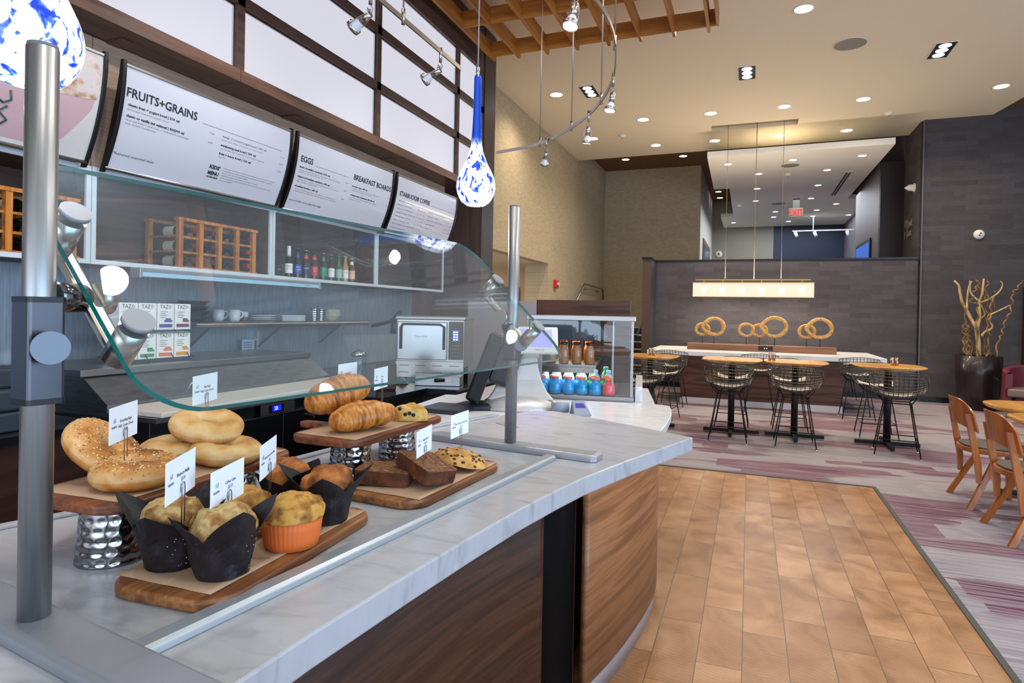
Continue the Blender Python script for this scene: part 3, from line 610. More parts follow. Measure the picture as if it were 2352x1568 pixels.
# tea box rack
t = thing('tea_rack', 'black wire rack on the steel hood carrying eight tea boxes', 'rack', (-3.30, 2.62, 1.09))
for z in (1.10, 1.25): MB().tube([(-3.37, 2.38, z + .03), (-3.23, 2.38, z + .01), (-3.23, 2.89, z + .01), (-3.37, 2.89, z + .03)], .0025, n=6).build('wire_basket', BLACK, t)
for y in (2.5, 2.78): MB().tube([(-3.23, y - .05, 1.135), (-3.20, y - .05, 1.093), (-3.20, y + .06, 1.093), (-3.23, y + .06, 1.135)], .003, n=6).build('foot_wire', BLACK, t)
tints = [('#3f8f5c', 'green'), ('#3f8f5c', 'green'), ('#d9774a', 'orange'), ('#d9943c', 'amber'), ('#5a4f9a', 'violet'), ('#8f7a2c', 'olive'), ('#5a4f9a', 'violet'), ('#7c3f66', 'plum')]
for r in range(2):
    for k in range(4):
        y = 2.40 + k * .118; z = 1.108 + r * .17; col, cn = tints[r * 4 + k]
        b = thing('tea_box', 'white tea box, %s row, %s from the left' % (['lower', 'upper'][r], ORD[k]), 'box', (-3.29, y + .056, z), group='tea boxes on the rack')
        MB().box(-3.36, -3.235, y, y + .112, z, z + .155).build('carton', WL, b, bevel=.002)
        MB().box(-3.236, -3.2335, y + .012, y + .10, z + .014, z + .034).build('open_flap', mat('tea_' + cn, col, .5), b)
        mb = MB(); put_text(mb, text('TAZO', .032, .9, res=1), lambda x, yy: (-3.234, y + .016 + x, z + .125 + yy)); mb.build('lettering', INK, b)
        mb = MB()
        for i in range(4): mb.box(-3.2345, -3.234, y + .018, y + .018 + .05 - .012 * (i % 2), z + .105 - .011 * i, z + .1075 - .011 * i)
        mb.box(-3.2345, -3.234, y + .045 + .01 * (k % 2), y + .10, z + .045, z + .058, 1).box(-3.2345, -3.234, y + .055, y + .09, z + .058, z + .068, 1)
        mb.build('printed_leaf', [INKG, mat('tea_' + cn, col, .5)], b)
# refrigerated prep table
t = thing('prep_table', 'stainless refrigerated prep table with sloped hood and cutting board', 'prep table', (-3.1, 2.98, 0))
Y0, Y1 = 2.12, 3.83
MB().box(-3.70, -2.64, Y0, Y1, .1, .86).build('body', mat('dark_steel_front', '#5b616b', .3, 1), t, bevel=.003)
MB().box(-3.70, -2.60, Y0, Y1, .862, .885).build('top_rim', STEEL, t)
MB().box(-2.92, -2.585, Y0 + .02, Y1 - .02, .886, .912).build('cutting_board', mat('white_nylon_board', '#d6d0c8', .5), t, bevel=.006)
mb = MB(); pr = [(-3.70, .886), (-2.93, .886), (-2.93, .925), (-3.11, 1.055), (-3.70, 1.055)]
mb.add([(x, y, z) for y in (Y0, Y1) for x, z in pr], [(4, 3, 2, 1, 0), (5, 6, 7, 8, 9)] + [(i, (i + 1) % 5, 5 + (i + 1) % 5, 5 + i) for i in range(5)]); h = mb.build('hood', noisemat('scratched_steel', [(.3, '#83888d'), (.7, '#969ba0')], (2, 2, 12), 6, 4, .36, metal=1, bump=.01), t)
MB().box(-3.72, -3.095, Y0 - .02, Y1 + .0, 1.056, 1.09).build('hood_shelf', STEEL, t, bevel=.002)
MB().tube([(-2.97, 2.62, .945), (-2.945, 2.62, .985), (-2.945, 2.80, .985), (-2.97, 2.80, .945)], .006, n=8).build('hood_handle', CHROME, h)
for y0, y1 in ((2.13, 2.98), (2.99, 3.82)):
    d = MB().box(-2.638, -2.612, y0, y1, .14, .79).build('door', MC['dark_steel_front'], t, bevel=.003)
    MB().box(-2.6115, -2.607, y0 + .28, y0 + .42, .66, .76).build('recessed_handle', BLACK, d)
MB().box(-2.611, -2.606, 2.80, 3.08, .795, .858).build('control_strip', STEEL, t)
dp = MB().box(-2.605, -2.60, 2.86, 2.98, .805, .85).build('thermostat', BLACK, t)
MB().box(-2.5995, -2.5985, 2.885, 2.955, .812, .845).build('screen', mat('blue_lcd', '#0a12c8', .3, emit='#1020ff', es=1.2), dp)
mb = MB(); put_text(mb, text('33', .03, .9, res=1), lambda x, y: (-2.598, 2.90 + x, .818 + y)); mb.build('digits', mat('lit_digits', '#c8e8ff', .3, emit='#d0f0ff', es=3), dp)
# left steel counter with printers and coffee bags
t = thing('steel_counter', 'low stainless counter at the left edge below the coffee bags', 'counter', (-3.3, .7, 0))
MB().box(-3.72, -2.88, -1.2, 2.09, .82, .86).build('top', noisemat('dark_mirror_steel', [(.3, '#3b4048'), (.7, '#4a5058')], (1, 3, 1), 2, 2, .18, metal=.9), t, bevel=.002)
MB().box(-3.7, -2.95, -1.2, 2.08, .02, .819).build('cabinet', wood('under_counter_laminate', '#2b1913', '#40271d', 'y', 1, .5), t)
PRN = mat('slate_plastic', '#2f3947', .45)
t = thing('receipt_printer', 'slate receipt printer on the left steel counter behind the post', 'printer', (-3.15, 1.75, .86))
MB().box(-3.22, -3.0, 1.60, 1.86, .945, 1.04).box(-3.22, -3.06, 1.62, 1.86, 1.04, 1.13).build('upper_case', PRN, t, bevel=.012)
MB().box(-3.25, -2.97, 1.58, 1.87, .861, .943).build('lower_case', PRN, t, bevel=.008)
MB().box(-2.996, -2.994, 1.80, 1.845, .995, 1.012).build('switch', BLACK, t)
mb = MB(); put_text(mb, text('65', .03, .9, res=1), lambda x, y: (-2.9685, 1.805 + x, .885 + y)); mb.tube([(-2.9685, 1.82 + .024 * cos(a * pi / 8), .895 + .018 * sin(a * pi / 8)) for a in range(16)], .0012, 4, closed=True).box(-2.969, -2.968, 1.81, 1.84, .925, .935)
mb.build('marking', mat('pale_blue_print', '#8fb4d8', .5), t)
t = thing('receipt_printer', 'blue-grey printer with a coffee bag standing on it at far left', 'printer', (-3.15, 1.3, .86))
MB().box(-3.25, -2.97, 1.08, 1.47, .861, .99).build('case', mat('navy_plastic', '#1e3353', .4), t, bevel=.008)
t = thing('coffee_bag', 'beige coffee bag with round green emblem and a bird drawing', 'bag', (-3.08, 1.33, .992))
MB().add([(-3.14, 1.22, .992), (-3.02, 1.22, .992), (-3.02, 1.47, .992), (-3.14, 1.47, .992), (-3.10, 1.22, 1.17), (-3.045, 1.22, 1.17), (-3.045, 1.47, 1.17), (-3.10, 1.47, 1.17)], [(3, 2, 1, 0), (4, 5, 6, 7), (0, 1, 5, 4), (1, 2, 6, 5), (2, 3, 7, 6), (3, 0, 4, 7)]).build('pouch', mat('kraft_bag', '#cdb78f', .6), t, bevel=.008)
def bagf(x, y): return (-3.0175 - (y - .992) * .14 + .003, x, y)
mb = MB(); put_text(mb, text('VERANDA', .034, .75, res=1, bold=.0006), lambda x, y: bagf(1.34 + x, 1.095 + y)); put_text(mb, text('BLEND', .02, .8, res=1), lambda x, y: bagf(1.37 + x, 1.07 + y)); mb.build('lettering', mat('pale_lettering', '#f4f0e4', .5), t)
mb = MB().add([bagf(1.40, 1.02), bagf(1.43, 1.045), bagf(1.42, 1.02)], [(0, 1, 2)]).add([bagf(1.395, 1.01), bagf(1.455, 1.0), bagf(1.42, 1.022)], [(0, 1, 2)]); mb.add([bagf(1.405, 1.03), bagf(1.39, 1.055), bagf(1.42, 1.035)], [(0, 1, 2)]); mb.build('bird_drawing', mat('slate_print', '#4d4a66', .5), t)
mb = MB(); mb.add([bagf(1.40 + .02 * cos(a * pi / 10), 1.15 + .02 * sin(a * pi / 10)) for a in range(20)], [tuple(range(20))]); mb.build('round_emblem', mat('emblem_green', '#1c6f56', .5), t)
t = thing('black_coffee_bag', 'tall black coffee bag with thin white line drawing', 'bag', (-3.40, 1.6, .861))
MB().box(-3.5, -3.36, 1.36, 1.66, 1.20, 1.55).build('pouch', mat('black_foil_bag', '#0e1020', .35), t, bevel=.012)
MB().box(-3.52, -3.32, 1.33, 1.68, .861, 1.198).build('stand', BLACK, t, bevel=.01)
mb = MB()
for k in range(3): mb.tube([(-3.357, 1.56 + .03 * sin(i * .8 + k), 1.26 + .12 * k / 1.3 + .03 * i / 2) for i in range(6)], .0012, 4)
mb.build('line_drawing', mat('thin_white_print', '#b8c4e0', .5), t)
t = thing('coffee_brewer', 'black coffee brewer at the left edge of the steel counter', 'brewer', (-3.3, 1.2, .86))
MB().box(-3.45, -3.28, .9, 1.30, .861, 1.25).build('case', BLACK, t, bevel=.015); MB().cyl((-3.2, 1.2, 1.2), (-3.2, 1.2, 1.26), .03, n=16).build('spout', BLACK, t)
# steel worktop under the oven
t = thing('steel_worktop', 'dark mirror-steel worktop under the speed oven', 'worktop', (-2.9, 4.4, 0))
MB().prism([(-2.59, 3.38), (-2.17, 3.38), (-2.17, 3.95), (-1.93, 3.97), (-1.93, 5.0), (-3.7, 5.4), (-3.7, 3.86), (-2.58, 3.86)], .82, .86).build('top', MC['dark_mirror_steel'], t, bevel=.002)
MB().prism([(-2.4, 3.95), (-2.25, 4.05), (-2.0, 4.15), (-2.0, 4.9), (-3.68, 5.3), (-3.68, 3.9)], .02, .819).build('cabinet', mat('near_black_cabinet', '#15110f', .6), t)
# speed oven
ov = thing('speed_oven', 'stainless speed oven with black wrap-around handle and keypad', 'oven', (-2.66, 4.33, .862), R(17))
MB().box(0, .555, 0, .55, .10, .50).build('body', mat('oven_steel', '#b5aea8', .26, 1), ov, world=False, bevel=.008)
MB().box(0, .555, -.012, 0, .02, .155).build('lower_grille', MC['oven_steel'], ov, world=False, bevel=.004)
mb = MB()
for i in range(4):
    for z in (.06, .115): mb.box(.03 + i * .135, .11 + i * .135, -.0135, -.0125, z, z + .005)
mb.build('vent_slots', BLACK, ov, world=False)
MB().box(-.004, .565, -.03, .55, .485, .515).build('top_rim', STEEL, ov, world=False, bevel=.008)
d = MB().box(.015, .415, -.028, -.001, .165, .47).build('door', mat('door_steel', '#a7a9ad', .2, 1), ov, world=False, bevel=.006)
MB().tube([(.045, -.045, .25), (.045, -.05, .42), (.06, -.05, .45), (.36, -.05, .45), (.395, -.05, .43), (.395, -.045, .25)], .009, n=8).build('handle', BLACK, d, world=False)
mb = MB(); put_text(mb, text('TurboChef', .022, 1, res=1), lambda x, y: (.16 + x, -.0287, .345 + y)); mb.build('lettering', mat('teal_print', '#1f6f8a', .4), d, world=False)
k = MB().box(.43, .545, -.022, -.001, .17, .475).build('keypad_panel', mat('brown_keypad', '#4a3c34', .35), ov, world=False, bevel=.004)
MB().box(.465, .51, -.0235, -.0222, .32, .405).build('display', mat('oven_display', '#30468c', .3, emit='#5f86ff', es=.7), k, world=False)
mb = MB()
for r in range(4):
    for c in range(2): mb.box(.469 + .021 * c, .484 + .021 * c, -.0245, -.0237, .327 + .02 * r, .335 + .02 * r)
mb.build('display_text', mat('white_lcd_text', '#dfe8ff', .4, emit='#dfe8ff', es=1.5), k, world=False)
mb = MB()
for r in range(4):
    for c in range(3): mb.lathe([(.0055, 0), (.0055, .001)], c=(0, 0, 0), n=10, M=Matrix.Translation((.465 + .022 * c, -.0225, .20 + .028 * r)) @ Matrix.Rotation(R(90), 4, 'X'))
mb.build('keys', mat('grey_key_ring', '#7d7a78', .4), k, world=False)
for x in (.06, .5):
    for y in (.05, .5): MB().cyl((x, y, 0), (x, y, .10), .02, n=12).build('foot', DMETAL, ov, world=False)
t = thing('knock_box', 'low steel knock box with black knob and a letter M', 'box', (-2.2, 4.12, .861), R(17))
MB().box(-.14, .20, -.02, .16, 0, .07).build('box', STEEL, t, world=False, bevel=.003); MB().cyl((.02, -.06, .045), (.08, -.02, .045), .014, n=14).build('knob', BLACK, t, world=False)
mb = MB(); put_text(mb, text('M', .045, 1, res=1, bold=.001), lambda x, y: (.10 + x, -.0212, .022 + y)); mb.build('letter', WL, t, world=False)
t = MB().add([(-.05, -.05, 0), (.05, -.05, 0), (.05, .05, 0), (-.05, .05, 0), (0, 0, .05)], [(3, 2, 1, 0), (0, 1, 4), (1, 2, 4), (2, 3, 4), (3, 0, 4)]).build('steel_pyramid', CHROME); t.location = (-2.47, 4.12, .862); t.rotation_euler.z = R(25)
tag(t, 'small shiny steel pyramid left of the knock box', 'ornament')
t = thing('glass_jar', 'clear glass jar with shiny lid behind the croissant card', 'jar', (-2.80, 4.02, .861)); MB().lathe([(.05, 0), (.055, .01), (.055, .19), (.05, .2)], n=24, cap=False).build('body', MC['clear_glass'], t, world=False); MB().lathe([(.058, .20), (.058, .225), (.03, .24), (.012, .24), (.012, .255)], n=24).build('lid', CHROME, t, world=False)
t = MB().box(-.07, .07, -.012, .012, 0, .19).build('wooden_block', WALNUT, bevel=.01); t.location = (-2.36, 3.72, .861); t.rotation_euler = (0, 0, R(25)); tag(t, 'upright brown wooden block behind the scone card', 'block')
t = thing('gooseneck_hose', 'black curved hose hanging beside the speed oven', 'hose', (-3.4, 5.0, .861)); MB().tube([(-3.735, 5.6, 1.25), (-3.5, 5.58, 1.3), (-3.35, 5.5, 1.38), (-3.25, 5.35, 1.40), (-3.2, 5.2, 1.36), (-3.18, 5.15, 1.28)], .02, n=10).build('hose', BLACK, t); MB().cyl((-3.18, 5.15, 1.30), (-3.17, 5.13, 1.20), .035, .045, n=14).build('head', BLACK, t)
for y in (3.97, 4.80):
    t = MB().box(-3.738, -3.71, y - .04, y + .04, 1.12, 1.24).build('outlet_box', mat('outlet_grey', '#a9b0b6', .4, .3), bevel=.003); tag(t, 'grey electrical outlet box under the steel shelf, %s one' % ('left' if y < 4 else 'right'), 'outlet')
t = MB().tube([(-3.735, 3.16, 1.29), (-3.70, 3.15, 1.26), (-3.70, 3.2, 1.2), (-3.72, 3.1, 1.15), (-3.72, 3.05, 1.097)], .006, n=6).build('power_cord', mat('grey_cord', '#5d6670', .5)); tag(t, 'grey power cord hanging from the shelf down the steel wall', 'cord')
t = thing('hanging_tag', 'printed instruction sheet hanging below the steel shelf', 'sheet', (-3.66, 3.8, 1.1)); MB().box(-3.664, -3.66, 3.72, 3.88, 1.05, 1.17).build('sheet', mat('pale_blue_sheet', '#a9bfd6', .5), t); mb = MB()
for i in range(5): mb.box(-3.6595, -3.659, 3.735, 3.82, 1.065 + .019 * i, 1.073 + .019 * i)
mb.box(-3.6595, -3.659, 3.845, 3.872, 1.06, 1.16); mb.build('print', INKG, t)
# ================================================================== MENU BOARDS
def bx(z): return -3.155 - .135 * max(0.0, min(1.0, (2.71 - z) / .53)) ** 2
BOARD = mat('menu_board_print', '#bcbfcb', .22, coat=.6)
def fit(s, wd, cap, bold=0, shear=0, res=2, sp=1.0):
    vs, fs = text(s, cap / .93, 1, sp, res, 'LEFT', bold, shear); w0 = max(v[0] for v in vs)
    return [(x * wd / w0, y) for x, y in vs], fs
def menu_board(y0, y1, label, lines, rules=(), face=None):
    t = thing('menu_board', label, 'menu board', (-3.25, (y0 + y1) / 2, 2.17), group='menu boards in a row')
    z0, z1 = 2.175, 2.71; n = 14
    def fr(u, v): z = z0 + (z1 - z0) * v; return (bx(z), y0 + .02 + (y1 - y0 - .04) * u, z)
    def bk(u, v): z = z0 + (z1 - z0) * v; return (bx(z) - .014, y0 + .02 + (y1 - y0 - .04) * u, z)
    mb = MB().grid(fr, 1, n).grid(bk, 1, n, flip=True); p = mb.build('printed_panel', face or BOARD, t)
    MB().box(-3.175, -3.148, y0 + .01, y1 - .01, 2.705, 2.722).build('top_rail', STEEL, t, bevel=.003)
    MB().cyl((-3.292, y0 + .01, 2.170), (-3.292, y1 - .01, 2.170), .0085, n=12).build('bottom_rail', STEEL, t)
    for y in (y0, y1 - .022):
        mb = MB(); vs = []; zz = [2.145 + (2.735 - 2.145) * i / n for i in range(n + 1)]
        for z in zz: b = bx(z) - (.02 if z < 2.17 else 0); wd = .022 + .025 * sin(pi * min(1, max(0, (z - 2.145) / .59))); vs += [(b + .01, y, z), (b + .01, y + .022, z), (b + .01 - wd, y + .022, z), (b + .01 - wd, y, z)]
        fs = [(3, 2, 1, 0), (4 * n, 4 * n + 1, 4 * n + 2, 4 * n + 3)] + [(4 * i + j, 4 * i + (j + 1) % 4, 4 * i + 4 + (j + 1) % 4, 4 * i + 4 + j) for i in range(n) for j in range(4)]
        mb.add(vs, fs); mb.build('side_blade', BLACK, t, bevel=.002)
    mb = MB()
    for (y, z, s, wd, cap, kind) in lines:
        tx = fit(s, wd, cap, bold=(.0012 if kind == 'H' else .0006 if kind == 'B' else 0), shear=.25 if kind in 'IJ' else 0, res=2 if kind == 'H' else 1)
        put_text(mb, tx, lambda x, yy: (bx(z + yy) + .0015, y + x, z + yy), 1 if kind in 'SI' else 0)
    for (ya, yb, z) in rules: mb.box(bx(z) - .001, bx(z) + .0012, ya, yb, z, z + .0022, 1)
    if lines: mb.build('lettering', [INK, INKG], p)
    return t, p
L1 = [(2.368, 2.552, 'FRUITS+GRAINS', .46, .062, 'H'), (2.385, 2.505, 'classic fruit + yogurt bowl | 310 cal', .325, .018, 'B'), (2.385, 2.484, 'greek yogurt, fresh berries, granola + honey', .26, .011, 'I'),
      (2.385, 2.447, 'classic or vanilla nut oatmeal | 430|390 cal', .37, .018, 'B'), (2.385, 2.428, 'classic with banana + candied nuts, or vanilla-infused oatmeal, maple', .41, .011, 'I'), (2.385, 2.410, 'syrup, bananas + candied nuts', .19, .011, 'I'),
      (2.93, 2.50, '7.00', .036, .016, 'S'), (2.93, 2.445, '6.50', .036, .016, 'S'), (2.36, 2.245, '*featured seasonal item', .25, .018, 'J'),
      (3.03, 2.508, 'mango + coconut yogurt bowl* | 450 cal', .385, .017, 'J'), (3.03, 2.488, 'greek yogurt, mango, honey, toasted coconut + pepitas', .36, .010, 'I'),
      (3.03, 2.452, 'awakening açaí bowl | 300 cal', .30, .017, 'B'), (3.03, 2.433, 'açaí smoothie topped with fresh berries, bananas + granola', .38, .010, 'I'), (3.03, 2.400, 'fruit + berry bowl | 120 cal', .27, .017, 'B'), (3.03, 2.382, 'fresh mint', .06, .010, 'I'),
      (3.555, 2.50, '7.00', .036, .015, 'S'), (3.555, 2.452, '5.50', .036, .015, 'S'), (3.555, 2.40, '5.50', .036, .015, 'S'),
      (2.985, 2.305, "KIDS'", .085, .028, 'H'), (2.985, 2.268, 'MENU', .085, .028, 'H'), (2.985, 2.25, 'AVAILABLE', .085, .012, 'B')]
for i, s in enumerate(['2,000 calories a day is used for general nutrition advice, but calorie needs vary', '*consuming raw or under-cooked meats, poultry, seafood, shellfish or eggs may', 'increase your risk of foodborne illness', 'additional nutrition information is available on request', 'before placing your order, please inform your server if a person in your party', 'has a food allergy']):
    L1.append((3.09, 2.322 - .015 * i, s, .0058 * len(s), .0085, 'I'))
menu_board(2.335, 3.655, 'wide menu board headed FRUITS+GRAINS', L1, [(2.87, 3.56, 2.548)])
L2 = [(3.765, 2.528, 'EGGS', .14, .058, 'H'), (3.765, 2.482, 'bistro breakfast sandwich | 570 cal', .36, .017, 'B'), (3.765, 2.463, 'cage-free scrambled eggs, applewood smoked bacon, aged white cheddar,', .50, .010, 'I'), (3.765, 2.448, 'arugula + avocado mash on a brioche roll', .28, .010, 'I'),
      (3.765, 2.412, 'balanced breakfast sandwich | 430 cal', .38, .017, 'B'), (3.765, 2.393, 'scrambled cage-free egg whites, turkey breast with avocado, roasted green', .50, .010, 'I'), (3.765, 2.378, 'chile + cheddar on english muffin', .23, .010, 'I'),
      (3.765, 2.342, 'breakfast burrito | 650 cal', .26, .017, 'B'), (3.765, 2.323, 'cage-free scrambled eggs, applewood smoked bacon, caramelized onions,', .50, .010, 'I'), (3.765, 2.308, 'breakfast potatoes, cheddar in a tortilla with tomato salsa + avocado mash', .50, .010, 'I'),
      (4.33, 2.475, '5.25', .036, .015, 'S'), (4.33, 2.41, '5.25', .036, .015, 'S'), (4.33, 2.34, '5.50', .036, .015, 'S'), (3.75, 2.238, 'we proudly serve cage-free eggs', .37, .018, 'J'),
      (4.43, 2.528, 'BREAKFAST BOARDS', .585, .058, 'H'), (4.43, 2.468, 'avocado toast | 480 cal', .22, .016, 'B'), (4.43, 2.45, 'multi-grain toast, avocado mash, two cage-free eggs, tomato,', .42, .010, 'I'), (4.43, 2.435, 'arugula + lemon vinaigrette, toasted almond', .30, .010, 'I'),
      (4.43, 2.395, 'contemporary continental | 450-680 cal', .36, .016, 'B'), (4.43, 2.377, 'house-baked granola, greek yogurt, fruit, croissant', .40, .010, 'I'), (4.43, 2.362, 'orange juice, coffee or tea', .18, .010, 'I'), (4.98, 2.46, '7.50', .036, .015, 'S'), (4.98, 2.39, '7.50', .036, .015, 'S')]
menu_board(3.70, 5.045, 'menu board headed EGGS and BREAKFAST BOARDS', L2, [(3.93, 4.36, 2.528)])
L3 = [(5.17, 2.53, 'STARBUCKS® COFFEE', .60, .056, 'H')]
for i, s in enumerate(['caffè latte | 100-190 cal', 'cappuccino | 90-130 cal', 'caffè mocha | 200-360 cal', 'caramel macchiato | 180-300 cal', 'caffè americano | 5-15 cal', 'coffee of the day | 5 cal', 'white chocolate mocha | 290-450 cal', '*featured seasonal item']):
    z = 2.478 - .036 * i; L3.append((5.165, z, s, .0118 * len(s), .013, 'J'))
    if i < 7:
        for k in range(3): L3.append((5.56 + .06 * k, z, '%d.%02d' % (3 + (i * 7 + k) % 3, (25 * (i + k)) % 100), .034, .012, 'S'))
for i, s in enumerate(['pastry signature hot chocolate | 320 cal', 'iced coffee | 5-80 cal', 'tazo® tea iced or latte | 45-250 cal', 'tazo® teas | 0 cal', 'espresso | 5 cal']):
    z = 2.455 - .04 * i; L3.append((5.78, z, s, .0105 * len(s), .013, 'J'))
    for k in range(3): L3.append((6.20 + .055 * k, z, '%d.%02d' % (2 + (i + k) % 3, (45 + 10 * i * k) % 100), .03, .011, 'S'))
menu_board(5.09, 6.40, 'menu board headed STARBUCKS® COFFEE'.replace('STARBUCKS® COFFEE', 'COFFEE, nearest to the dark pillar'), L3, [(5.80, 6.36, 2.53)])
# picture board with the cup
t, p = menu_board(.95, 2.255, 'picture board of a foamy drink in a pink cup', [], (), mat('cup_board_backdrop', '#c3c0bf', .25, coat=.5))
def bp(y, z, k=.0015): return (bx(z) + k, y, z)
FOAM = noisemat('milk_foam_print', [(.35, '#8c6a52'), (.45, '#b89a86'), (.55, '#c9bcb6'), (.8, '#b9b7bf')], (3, 5, 7), 2.4, 6, .3)
def patch(outline, k, m, name):
    # fills a y/z outline following the curved board
    zs = sorted(set([z for _, z in outline])); z0, z1 = zs[0], zs[-1]; mb = MB(); N_ = 20
    def span(z):
        xs = []
        for i in range(len(outline)):
            (ya, za), (yb, zb) = outline[i], outline[(i + 1) % len(outline)]
            if (za <= z < zb) or (zb <= z < za): xs.append(ya + (yb - ya) * (z - za) / (zb - za))
        return (min(xs), max(xs)) if xs else None
    prev = None; 
    for i in range(N_ + 1):
        z = z0 + (z1 - z0) * (i + .001) / (N_ + .002); sp_ = span(z)
        if sp_ and prev: mb.add([bp(prev[0][0], prev[1], k), bp(prev[0][1], prev[1], k), bp(sp_[1], z, k), bp(sp_[0], z, k)], [(0, 1, 2, 3)])
        if sp_: prev = (sp_, z)
    return mb.build(name, m, p)
cup = [(1.30, 2.19), (2.02, 2.19), (2.10, 2.26), (2.20, 2.42), (2.21, 2.47), (1.02, 2.47), (1.10, 2.30)]
patch(cup, .001, mat('pink_cup_print', '#b99aa0', .25, coat=.5), 'printed_cup')
foam = [(1.04, 2.465), (1.4, 2.44), (1.9, 2.445), (2.215, 2.47), (2.225, 2.60), (2.20, 2.69), (1.2, 2.69), (1.06, 2.55)]
patch(foam, .002, FOAM, 'printed_foam')
mb = MB()
for pts in ([(1.66, 2.40), (1.69, 2.385), (1.665, 2.375), (1.70, 2.355), (1.67, 2.345), (1.71, 2.31)], [(1.75, 2.40), (1.77, 2.36), (1.81, 2.34), (1.84, 2.36), (1.83, 2.40)], [(1.83, 2.33), (1.80, 2.30), (1.84, 2.27), (1.81, 2.24)], [(1.71, 2.40), (1.74, 2.37), (1.76, 2.32), (1.78, 2.28)]):
    mb.tube([bp(y, z, .004) for y, z in pts], .005, 6)
mb.build('printed_emblem', mat('dark_green_print', '#2f4a42', .4), p)
# ================================================================== BACKLIT SCREEN PANES
PANE = mat('backlit_resin_pane', '#3c3c40', .4)
PANE.node_tree.nodes['Principled BSDF'].inputs['Emission Color'].default_value = lin('#e9e9f6'); PANE.node_tree.nodes['Principled BSDF'].inputs['Emission Strength'].default_value = .56
PANE.node_tree.nodes['Principled BSDF'].inputs['Base Color'].default_value = lin('#4a4a50')
for c_, (ya, yb) in enumerate([(.05, 1.5), (1.56, 3.06), (3.12, 4.64), (4.70, 6.22), (6.28, 6.86)]):
    if c_ == 0: continue
    for r_, (za, zb) in enumerate([(2.952, 3.358), (3.432, 3.848), (3.927, 4.368)]):
        if c_ == 1 and r_ > 0: continue
        t = thing('backlit_pane', 'white backlit pane, %s row of the screen, %s column from the left' % (['bottom', 'middle', 'top'][r_], ORD[c_ - 1]), 'backlit panel', (-3.12, (ya + yb) / 2, za), group='backlit panes above the menu boards')
        MB().box(-3.145, -3.128, ya + .012, yb - .012, za + .01, zb - .01).build('pane', PANE, t)
        MB().box(-3.15, -3.115, ya + .001, ya + .013, za, zb).box(-3.15, -3.115, yb - .013, yb - .001, za, zb).box(-3.15, -3.115, ya + .013, yb - .013, za, za + .011).box(-3.15, -3.115, ya + .013, yb - .013, zb - .011, zb).build('metal_bead', CHROME, t)
# ================================================================== PASTRY DISPLAY
from mathutils import noise as MN
def fn(v, s=1.0, o=0.0): return MN.noise(Vector(v) * s + Vector((o, o * 1.7, o * .3)))
ACACIA = wood('acacia_wood', '#5f331c', '#a26a3c', 'y', 3.0, .42); ACACIAD = wood('red_acacia_wood', '#4f2517', '#8a4c2c', 'y', 3.0, .42)
PARCH = mat('kraft_parchment', '#b18f70', .7)
def board(name_label, cx, cy, z, sx, sy, rz, m, hx=True, hy=.05):
    t = thing('serving_board', name_label, 'serving board', (cx, cy, z), R(rz))
    th = .015
    MB().prism(rbox_poly(-sx / 2, sx / 2, -sy / 2, sy / 2, .045, 8), 0, th).build('slab', m, t, world=False, bevel=.0045, bseg=3)
    if hx: 
        h = MB().prism([(-sx / 2 + .004, hy - .022), (-sx / 2 - .02, hy - .017), (-sx / 2 - .07, hy - .017), (-sx / 2 - .082, hy - .010), (-sx / 2 - .082, hy + .010), (-sx / 2 - .07, hy + .017), (-sx / 2 - .02, hy + .017), (-sx / 2 + .004, hy + .022)], .001, th - .001).build('handle', m, t, world=False, bevel=.004)
        MB().tube([(-sx / 2 - .062 + .004 * sin(a), hy + .03 * cos(a) * .5, th + .006 + .012 * abs(sin(a * .5))) for a in [i * pi / 6 for i in range(12)]], .0018, n=5, closed=True).build('leather_strap', mat('black_leather', '#120d0c', .5), h, world=False)
    return t
def parchment(label, cx, cy, z, sx, sy, rz):
    mb = MB().grid(lambda u, v: ((u - .5) * sx, (v - .5) * sy, .0006 + .0012 * max(0, fn((u * 3, v * 5, cx), 1.3)) + .002 * max(0, abs(u - .5) * 2 - .92)), 12, 16)
    o = mb.build('parchment_sheet', PARCH, solid=.0006); o.location = (cx, cy, z); o.rotation_euler.z = R(rz); return tag(o, label, 'parchment')
ZB = QZ + .0155; ZA = QZ + .0925
board('long wooden board at the front of the counter carrying the muffins', -.656, .708, QZ + .0003, .178, .365, 4, ACACIA, True, .06)
board('wooden board carrying the banana bread and cookies beside the rail', -.612, 1.130, QZ + .0003, .178, .355, -4, ACACIA, True, .06)
board('raised dark wooden board carrying the bagels', -.853, .738, QZ + .0775, .178, .375, 3, ACACIAD, False)
board('raised dark wooden board carrying the croissants and scones', -.797, 1.208, QZ + .0775, .178, .375, -2, ACACIAD, True, -.04)
parchment('brown parchment sheet under the muffins', -.663, .712, ZB, .150, .33, 2); parchment('brown parchment sheet under the banana bread and cookies', -.606, 1.13, ZB, .150, .31, -4)
parchment('brown parchment sheet under the bagels', -.853, .738, ZA, .150, .335, 3); parchment('brown parchment sheet under the croissants', -.797, 1.208, ZA, .150, .335, -2)
for x, y, l in ((-.826, .610, 'hammered metal cup propping the near end of the bagel board'), (-.868, .86, 'hammered metal cup propping the far end of the bagel board'), (-.770, 1.085, 'hammered metal cup propping the near end of the croissant board'), (-.795, 1.307, 'hammered metal cup propping the far end of the croissant board')):
    hamcup((x, y, QZ + .0003), l, .0765, .046, .0405, 'hammered cups holding up the boards', 96, 48, 16)
